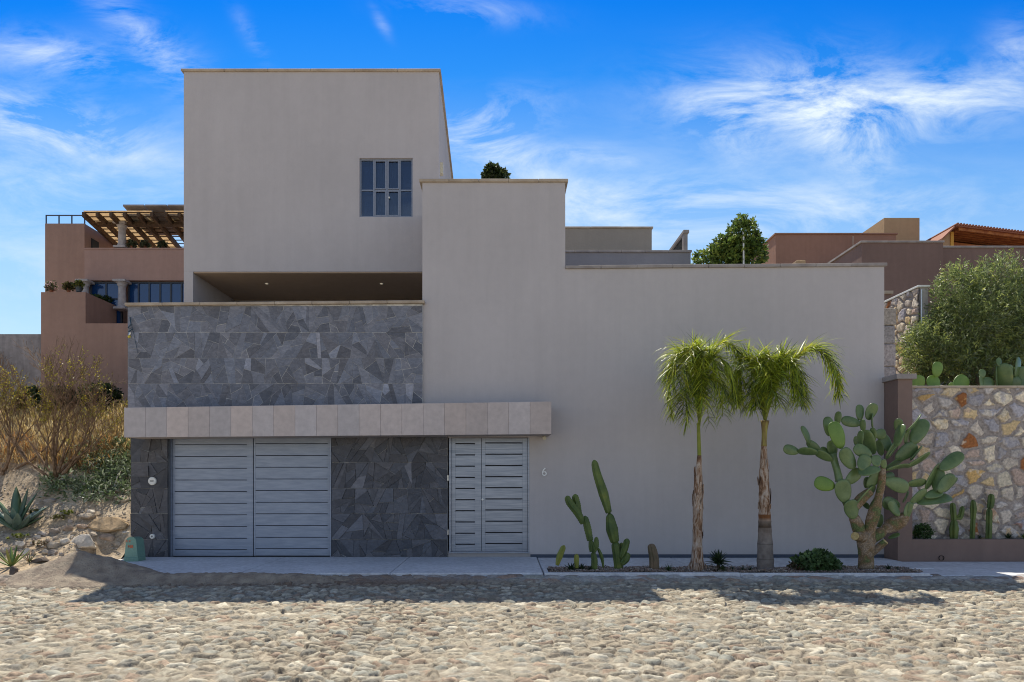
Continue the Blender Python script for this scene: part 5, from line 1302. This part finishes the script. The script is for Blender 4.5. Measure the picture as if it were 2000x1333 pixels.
# grey-green oleander-like ground cover by the wall
gcv = MB(); r = random.Random(8)
for i in range(3600):
    if r.random() < .7: px, py = r.gauss(218, 34), r.gauss(915, 28)
    else: px, py = r.uniform(85, 250), r.gauss(958, 14)
    if px > 262: continue
    p = on_hill(px, max(870, min(985, py)), 13.5, 18) if i % 6 == 0 else p_last+Vector((r.uniform(-.18, .18), r.uniform(-.1, .1), r.uniform(-.03, .14)))
    if i % 6 == 0: p_last = p.copy()
    if p.x > -7.75: continue
    g_ = r.uniform(.75, 1.3); c = r.choice([(.17, .23, .12), (.27, .33, .21), (.40, .44, .33), (.08, .12, .05), (.11, .16, .06)])
    leafq(gcv, p+Vector((0, 0, .04)), (rdir(r)+Vector((0, 0, .4))).normalized(), rdir(r), r.uniform(.09, .18), r.uniform(.024, .042), tuple(v*g_ for v in c))
gcv.build('ground_cover', M['leaf'], kind='stuff', label='narrow grey-green foliage sprawling beside the slate pillar', cat='ground cover')
for i, (a, b_) in enumerate((((163, 955), (203, 938)), ((170, 905), (192, 932)), ((225, 960), (240, 925)))):
    p0 = on_hill(*a); p1 = on_hill(*b_)+Vector((0, 0, .1)); m_ = MB(); m_.tube([p0+Vector((0, -.05, .05)), p0.lerp(p1, .5)+Vector((0, -.05, .1)), p1], [.02, .016, .008], 6)
    m_.build('dead_branch', mat_plain('bleached_wood', (.50, .44, .36), .9) if i == 0 else bpy.data.materials['bleached_wood'], label=('longest pale dead branch lying on the slope beside the pillar', 'thin dead branch leaning at the upper left of the grey-green foliage', 'thin dead branch beside the slate pillar')[i], cat='branch')

def rock_mesh(mb, c, sx, sy, sz, seed, col):
    import bmesh
    bm = bmesh.new(); bmesh.ops.create_icosphere(bm, subdivisions=3, radius=1)
    rr_ = random.Random(seed); off = Vector((rr_.uniform(0, 50),)*3)
    planes = [(rdir(rr_), rr_.uniform(.48, .80)) for _ in range(12)]
    vs = []
    for v in bm.verts:
        p = v.co.copy()
        for n_, d_ in planes:
            k = p.dot(n_)-d_
            if k > 0: p -= n_*k*1.0
        p += p*.06*mnoise.noise(p*2.6+off)+p*.05*mnoise.noise(p*8+off)
        vs.append((c[0]+p.x*sx, c[1]+p.y*sy, c[2]+p.z*sz))
    fs = [tuple(v.index for v in f.verts) for f in bm.faces]; bm.free(); mb.add(vs, fs, col)
RC = [(.50, .42, .33), (.58, .48, .36), (.42, .36, .31), (.62, .55, .46), (.48, .36, .27)]
rocks = [(157, 1062, 56, 30, 'large pale boulder with a flat top, nearest the sand pile', 1), (206, 1031, 62, 28, 'widest boulder, orange at its left and grey at its right', 1), (238, 976, 32, 15, 'rounded tan rock touching the slate pillar', 1), (236, 962, 30, 11, 'flat rock resting above the rounded tan rock by the pillar', 1),
         (168, 1013, 42, 13, 'long flat grey slab tilted above the widest boulder', 1), (160, 1030, 30, 10, 'narrow slab leaning below the long flat slab', 1), (95, 979, 22, 8, 'pale flat stone under the thorny shrub', 1), (122, 1060, 19, 16, 'blocky tan rock left of the large pale boulder', 1), (22, 1122, 24, 30, 'dark flat rock at the lower left, beside the sand pile', 1), (76, 1096, 34, 13, 'dark rock half buried at the top left of the sand pile', 1), (205, 1054, 26, 14, 'grey rock under the widest boulder', 1),
         (131, 1036, 20, 13), (103, 1068, 22, 15), (106, 1039, 26, 12), (101, 1081, 18, 13), (36, 1066, 17, 14), (49, 1080, 17, 13), (64, 1082, 10, 10), (85, 1081, 12, 11), (106, 1053, 12, 9), (175, 1002, 15, 9), (82, 1045, 20, 10), (242, 1043, 18, 8), (203, 972, 12, 8), (145, 1042, 16, 8), (62, 1062, 9, 8), (118, 1084, 10, 7), (228, 1064, 14, 10), (10, 1078, 16, 12), (180, 1046, 14, 9), (90, 1062, 11, 8), (22, 1088, 14, 9), (138, 1020, 11, 7), (70, 1050, 14, 8), (242, 1022, 14, 9), (120, 1000, 10, 6)]
r = random.Random(44)
for i, rk in enumerate(rocks):
    px, py, w_, h_ = rk[:4]; p = on_hill(px, py+h_*.35) if px != 22 or py < 1100 else Vector((X(24, 11.6), 11.6, -.13)); s_ = p.y/F; mb = MB(); col = r.choice(RC); f_ = r.uniform(.85, 1.15)
    if px == 206: col = (.50, .36, .22)
    if 'dark' in (rk[4] if len(rk) > 4 else ''): col = (.15, .12, .10)
    rock_mesh(mb, (p.x, p.y+w_*s_*.2, p.z+h_*s_*.35), w_*s_*.62, w_*s_*.42, h_*s_*.68, i+3, tuple(v*f_ for v in col))
    if len(rk) > 4: mb.build('boulder' if w_ > 25 else 'rock', M['rock'], label=rk[4], cat='rock', group='rocks on the slope')
    else: mb.build('rock', M['rock'], label='small rough stone among the rocks at the foot of the slope', cat='rock', group='small stones on the slope')
pb_ = MB(); r = random.Random(12)
for i in range(1500):
    Y = r.uniform(12.9, 16.2); x = r.uniform(X(-10, Y), -7.72); s_ = r.uniform(.01, .04); c = r.choice(RC); f_ = r.uniform(.7, 1.15)
    if Y < 13.5 and x > -8.3: continue
    z = hz(x, Y); t = r.uniform(0, 3.1); ct_, st_ = math.cos(t)*s_, math.sin(t)*s_
    pb_.add([(x+ct_, Y+st_, z), (x-st_*.7, Y+ct_*.7, z+s_*.1), (x-ct_, Y-st_, z), (x+st_*.7, Y-ct_*.7, z), (x+ct_*.2, Y, z+s_*.7)], [(0, 1, 4), (1, 2, 4), (2, 3, 4), (3, 0, 4)], tuple(v*f_ for v in c))
pb_.build('pebbles', M['rock'], kind='stuff', label='loose pebbles scattered over the earth slope', cat='pebbles')

# agaves
def agave(label, base, leaves, seed, cols, name='agave'):
    r = random.Random(seed); T = thing(name, label, 'agave', base)
    for (az, el, L, W, cv) in leaves:
        m_ = MB(); d = Vector((math.cos(az)*math.cos(el), math.sin(az)*math.cos(el), math.sin(el))); s_ = Vector((-math.sin(az), math.cos(az), 0)); q = Vector(base); dd = d.copy(); vs = []; ns = 10; c = r.choice(cols)
        for j in range(ns+1):
            t = j/ns; ww = W*.5*(.62+1.0*t-.6*t*t)*(1-t**3.2)+.001; un = s_.cross(dd); th = ww*.22+.004*(1-t)
            vs += [q-s_*ww, q-s_*ww*.5-un*-1*ww*-.28, q+un*(-ww*.42), q+s_*ww*.5+un*(-ww*.28), q+s_*ww, q+un*(-ww*.42-th)]
            dd = (dd+Vector((0, 0, cv*.16))).normalized(); q = q+dd*(L/ns)
        fs = []
        for j in range(ns):
            o = 6*j
            for k in range(6): fs.append((o+k, o+(k+1) % 6, o+6+(k+1) % 6, o+6+k))
        m_.add(vs, fs, c); m_.build('leaf', M['agave'], T, smooth=True)
M['agave'] = mat_attr('agave_leaf', .5, 5, .22, 60, .15, .003, .4)
AG = [(.14, .22, .17), (.18, .26, .22), (.24, .31, .27), (.10, .17, .10)]
ab = on_hill(32, 1035); ab.z -= .02
lv = [(-.1, .55, .85, .14, .1), (.25, .75, .95, .15, -.1), (1.2, .8, .9, .14, -.2), (2.0, .85, .9, .15, -.1), (2.9, .75, .95, .15, -.2), (3.3, .5, .9, .15, .1), (-2.4, .55, .7, .15, .3), (-1.6, .75, .62, .15, .2), (-.9, .5, .7, .14, .3), (-.5, .3, .72, .12, .35),
      (.5, 1.15, 1.05, .15, -.05), (2.2, 1.25, 1.15, .16, -.05), (-2.8, 1.1, 1.0, .16, -.1), (-1.2, 1.05, .65, .13, .1), (-2.0, 1.0, .7, .14, .2), (.0, 1.3, 1.12, .12, 0), (.1, .35, .8, .11, .2)]
lv = [(a, e, L*.84, W*1.4, c) for a, e, L, W, c in lv]
agave('large blue-green agave on the slope at the left edge', ab, lv, 3, AG)
ab = on_hill(22, 1108); lv = [(a, e, .42, .06, .1) for a, e in ((0.1, .9), (.9, .7), (2.2, 1.0), (3.0, .8), (-2.2, .8), (-1.3, 1.0), (-.6, .6), (1.5, 1.2), (-2.8, .45))]
agave('small green and yellow striped agave left of the sand pile', ab, lv, 4, [(.13, .20, .05), (.30, .32, .10), (.20, .24, .09)])
ab = on_hill(57, 1100); lv = [(a*.7, .9+.2*math.sin(a*3), .22, .02, 0) for a in range(9)]
agave('little spiky reddish agave beside the striped agave', ab, lv, 5, [(.25, .18, .09), (.22, .24, .10)])
r = random.Random(6)
for px, py, wp, lab, cols in ((30, 1050, 36, 'yellow-green succulent clump below the large agave', [(.36, .40, .07), (.27, .33, .05), (.42, .42, .12)]), (133, 1003, 26, 'yellow-green succulent clump above the long flat slab', [(.36, .38, .08), (.25, .28, .05)]), (112, 1012, 26, 'brownish succulent clump beside the upper yellow-green clump', [(.22, .17, .09), (.28, .30, .08)]), (78, 1064, 34, 'dull brown and pink succulent clump among the small stones', [(.28, .20, .14), (.20, .19, .08), (.36, .28, .2)]), (65, 1000, 30, 'olive succulent clump right of the large agave', [(.16, .17, .06), (.26, .25, .10)])):
    p = on_hill(px, py+6); mb = MB(); R_ = wp*p.y/F/2
    for k in range(int(16)):
        q = p+Vector((r.uniform(-R_, R_), r.uniform(-R_*.7, R_*.7), r.uniform(.02, .10))); rosette(mb, q, r.uniform(.04, .065), 16, r, cols, .5, (.0, 1.0), droop=.1)
    mb.build('succulent_clump', M['leaf'], label=lab, cat='succulent', group='succulents on the slope')

# sand pile
def sand():
    xs = np.arange(-9.6, -1.0, .03); ys = np.arange(10.3, 12.45, .03); U, V = np.meshgrid(xs, ys, indexing='ij')
    px_, py_ = -7.12, 11.42
    d = np.hypot((U-px_)*np.where(U > px_, .62, .72), (V-py_)*1.0); h = .46*np.clip(1-d/.84, 0, 2)
    ridge = .085*np.clip(1-np.abs(V-11.30-.2*(vnoise(U, V, 1.2, 5)-.5))/.34, 0, 1)*sm(U, -8, -6.5)*(1-sm(U, -4.6, -2.0))*(.5+vnoise(U, V, 2.2, 15, 3))
    h = np.log(np.exp(h*14)+np.exp(ridge*14))/14-.0495
    h = h*(.9+.2*vnoise(U, V, 3, 6, 4))+.06*(vnoise(U, V, 6, 7, 5)-.5)*sm(h, 0, .1)+.022*(vnoise(U, V, 20, 8, 4)-.5)
    base = np.where(V > 11.6, -.02, -.15+.125*sm(V, 11.12, 11.5)); z = np.where(h > .0, -.14*(1-sm(V, 11.0, 11.5))-.01+h, base-.12+h)
    z = -.145+.13*sm(V, 11.0, 11.5)+h+.02-.10*(1-sm(h, -.01, .03))
    grid_mesh('sand_pile', np.stack([U, V, z], -1).reshape(-1, 3), None, len(xs), len(ys), M['sand'], label='heap of grey-brown sand spilled over the pavement edge at the left', cat='sand pile')
sand()

# utility pedestal
UB = thing('utility_box', 'pale green rounded utility pedestal with orange marks beside the slate pillar', 'utility box', (X(257, 13.2), 13.3, 0))
yb = 13.2; bx0, bx1 = X(244, yb), X(268, yb); zz0, zz1 = -.03, Z(1049, yb)
mb = MB(); prof = []
w2 = (bx1-bx0)/2; cxx = (bx0+bx1)/2
for k in range(13):
    a = math.pi*k/12; prof.append((cxx+w2*.84*math.cos(a)*(1 if True else 0), zz1-.09+.09*math.sin(a)))
poly = [(bx0-.01, .08), (bx1+.01, .08)]+prof
n = len(poly); vs = [(x, yb, z) for x, z in poly]+[(x+.012, yb+.26, z-.015) for x, z in poly]
mb.add(vs, [tuple(range(n)), tuple(range(2*n-1, n-1, -1))]+[(i, i+n, (i+1) % n+n, (i+1) % n) for i in range(n)]); ub_ = mb.build('lid', M['box_green'], UB)
mb = MB(); mb.box(bx0-.025, bx1+.02, yb-.012, yb+.28, zz0, .079, bev=.01); mb.build('base', M['box_green'], UB)
text_mesh('marking', 'E C', .062, (cxx-.045, yb-.0035, zz1-.085), M['orange'], ub_, .003)
text_mesh('marking', 'N8', .085, (cxx-.01, yb-.0035, zz1-.19), M['orange'], ub_, .003)

for o in list(bpy.data.objects):
    if o.type == 'MESH' and o.data.users and not o.data.materials: o.data.materials.append(M['coping'])
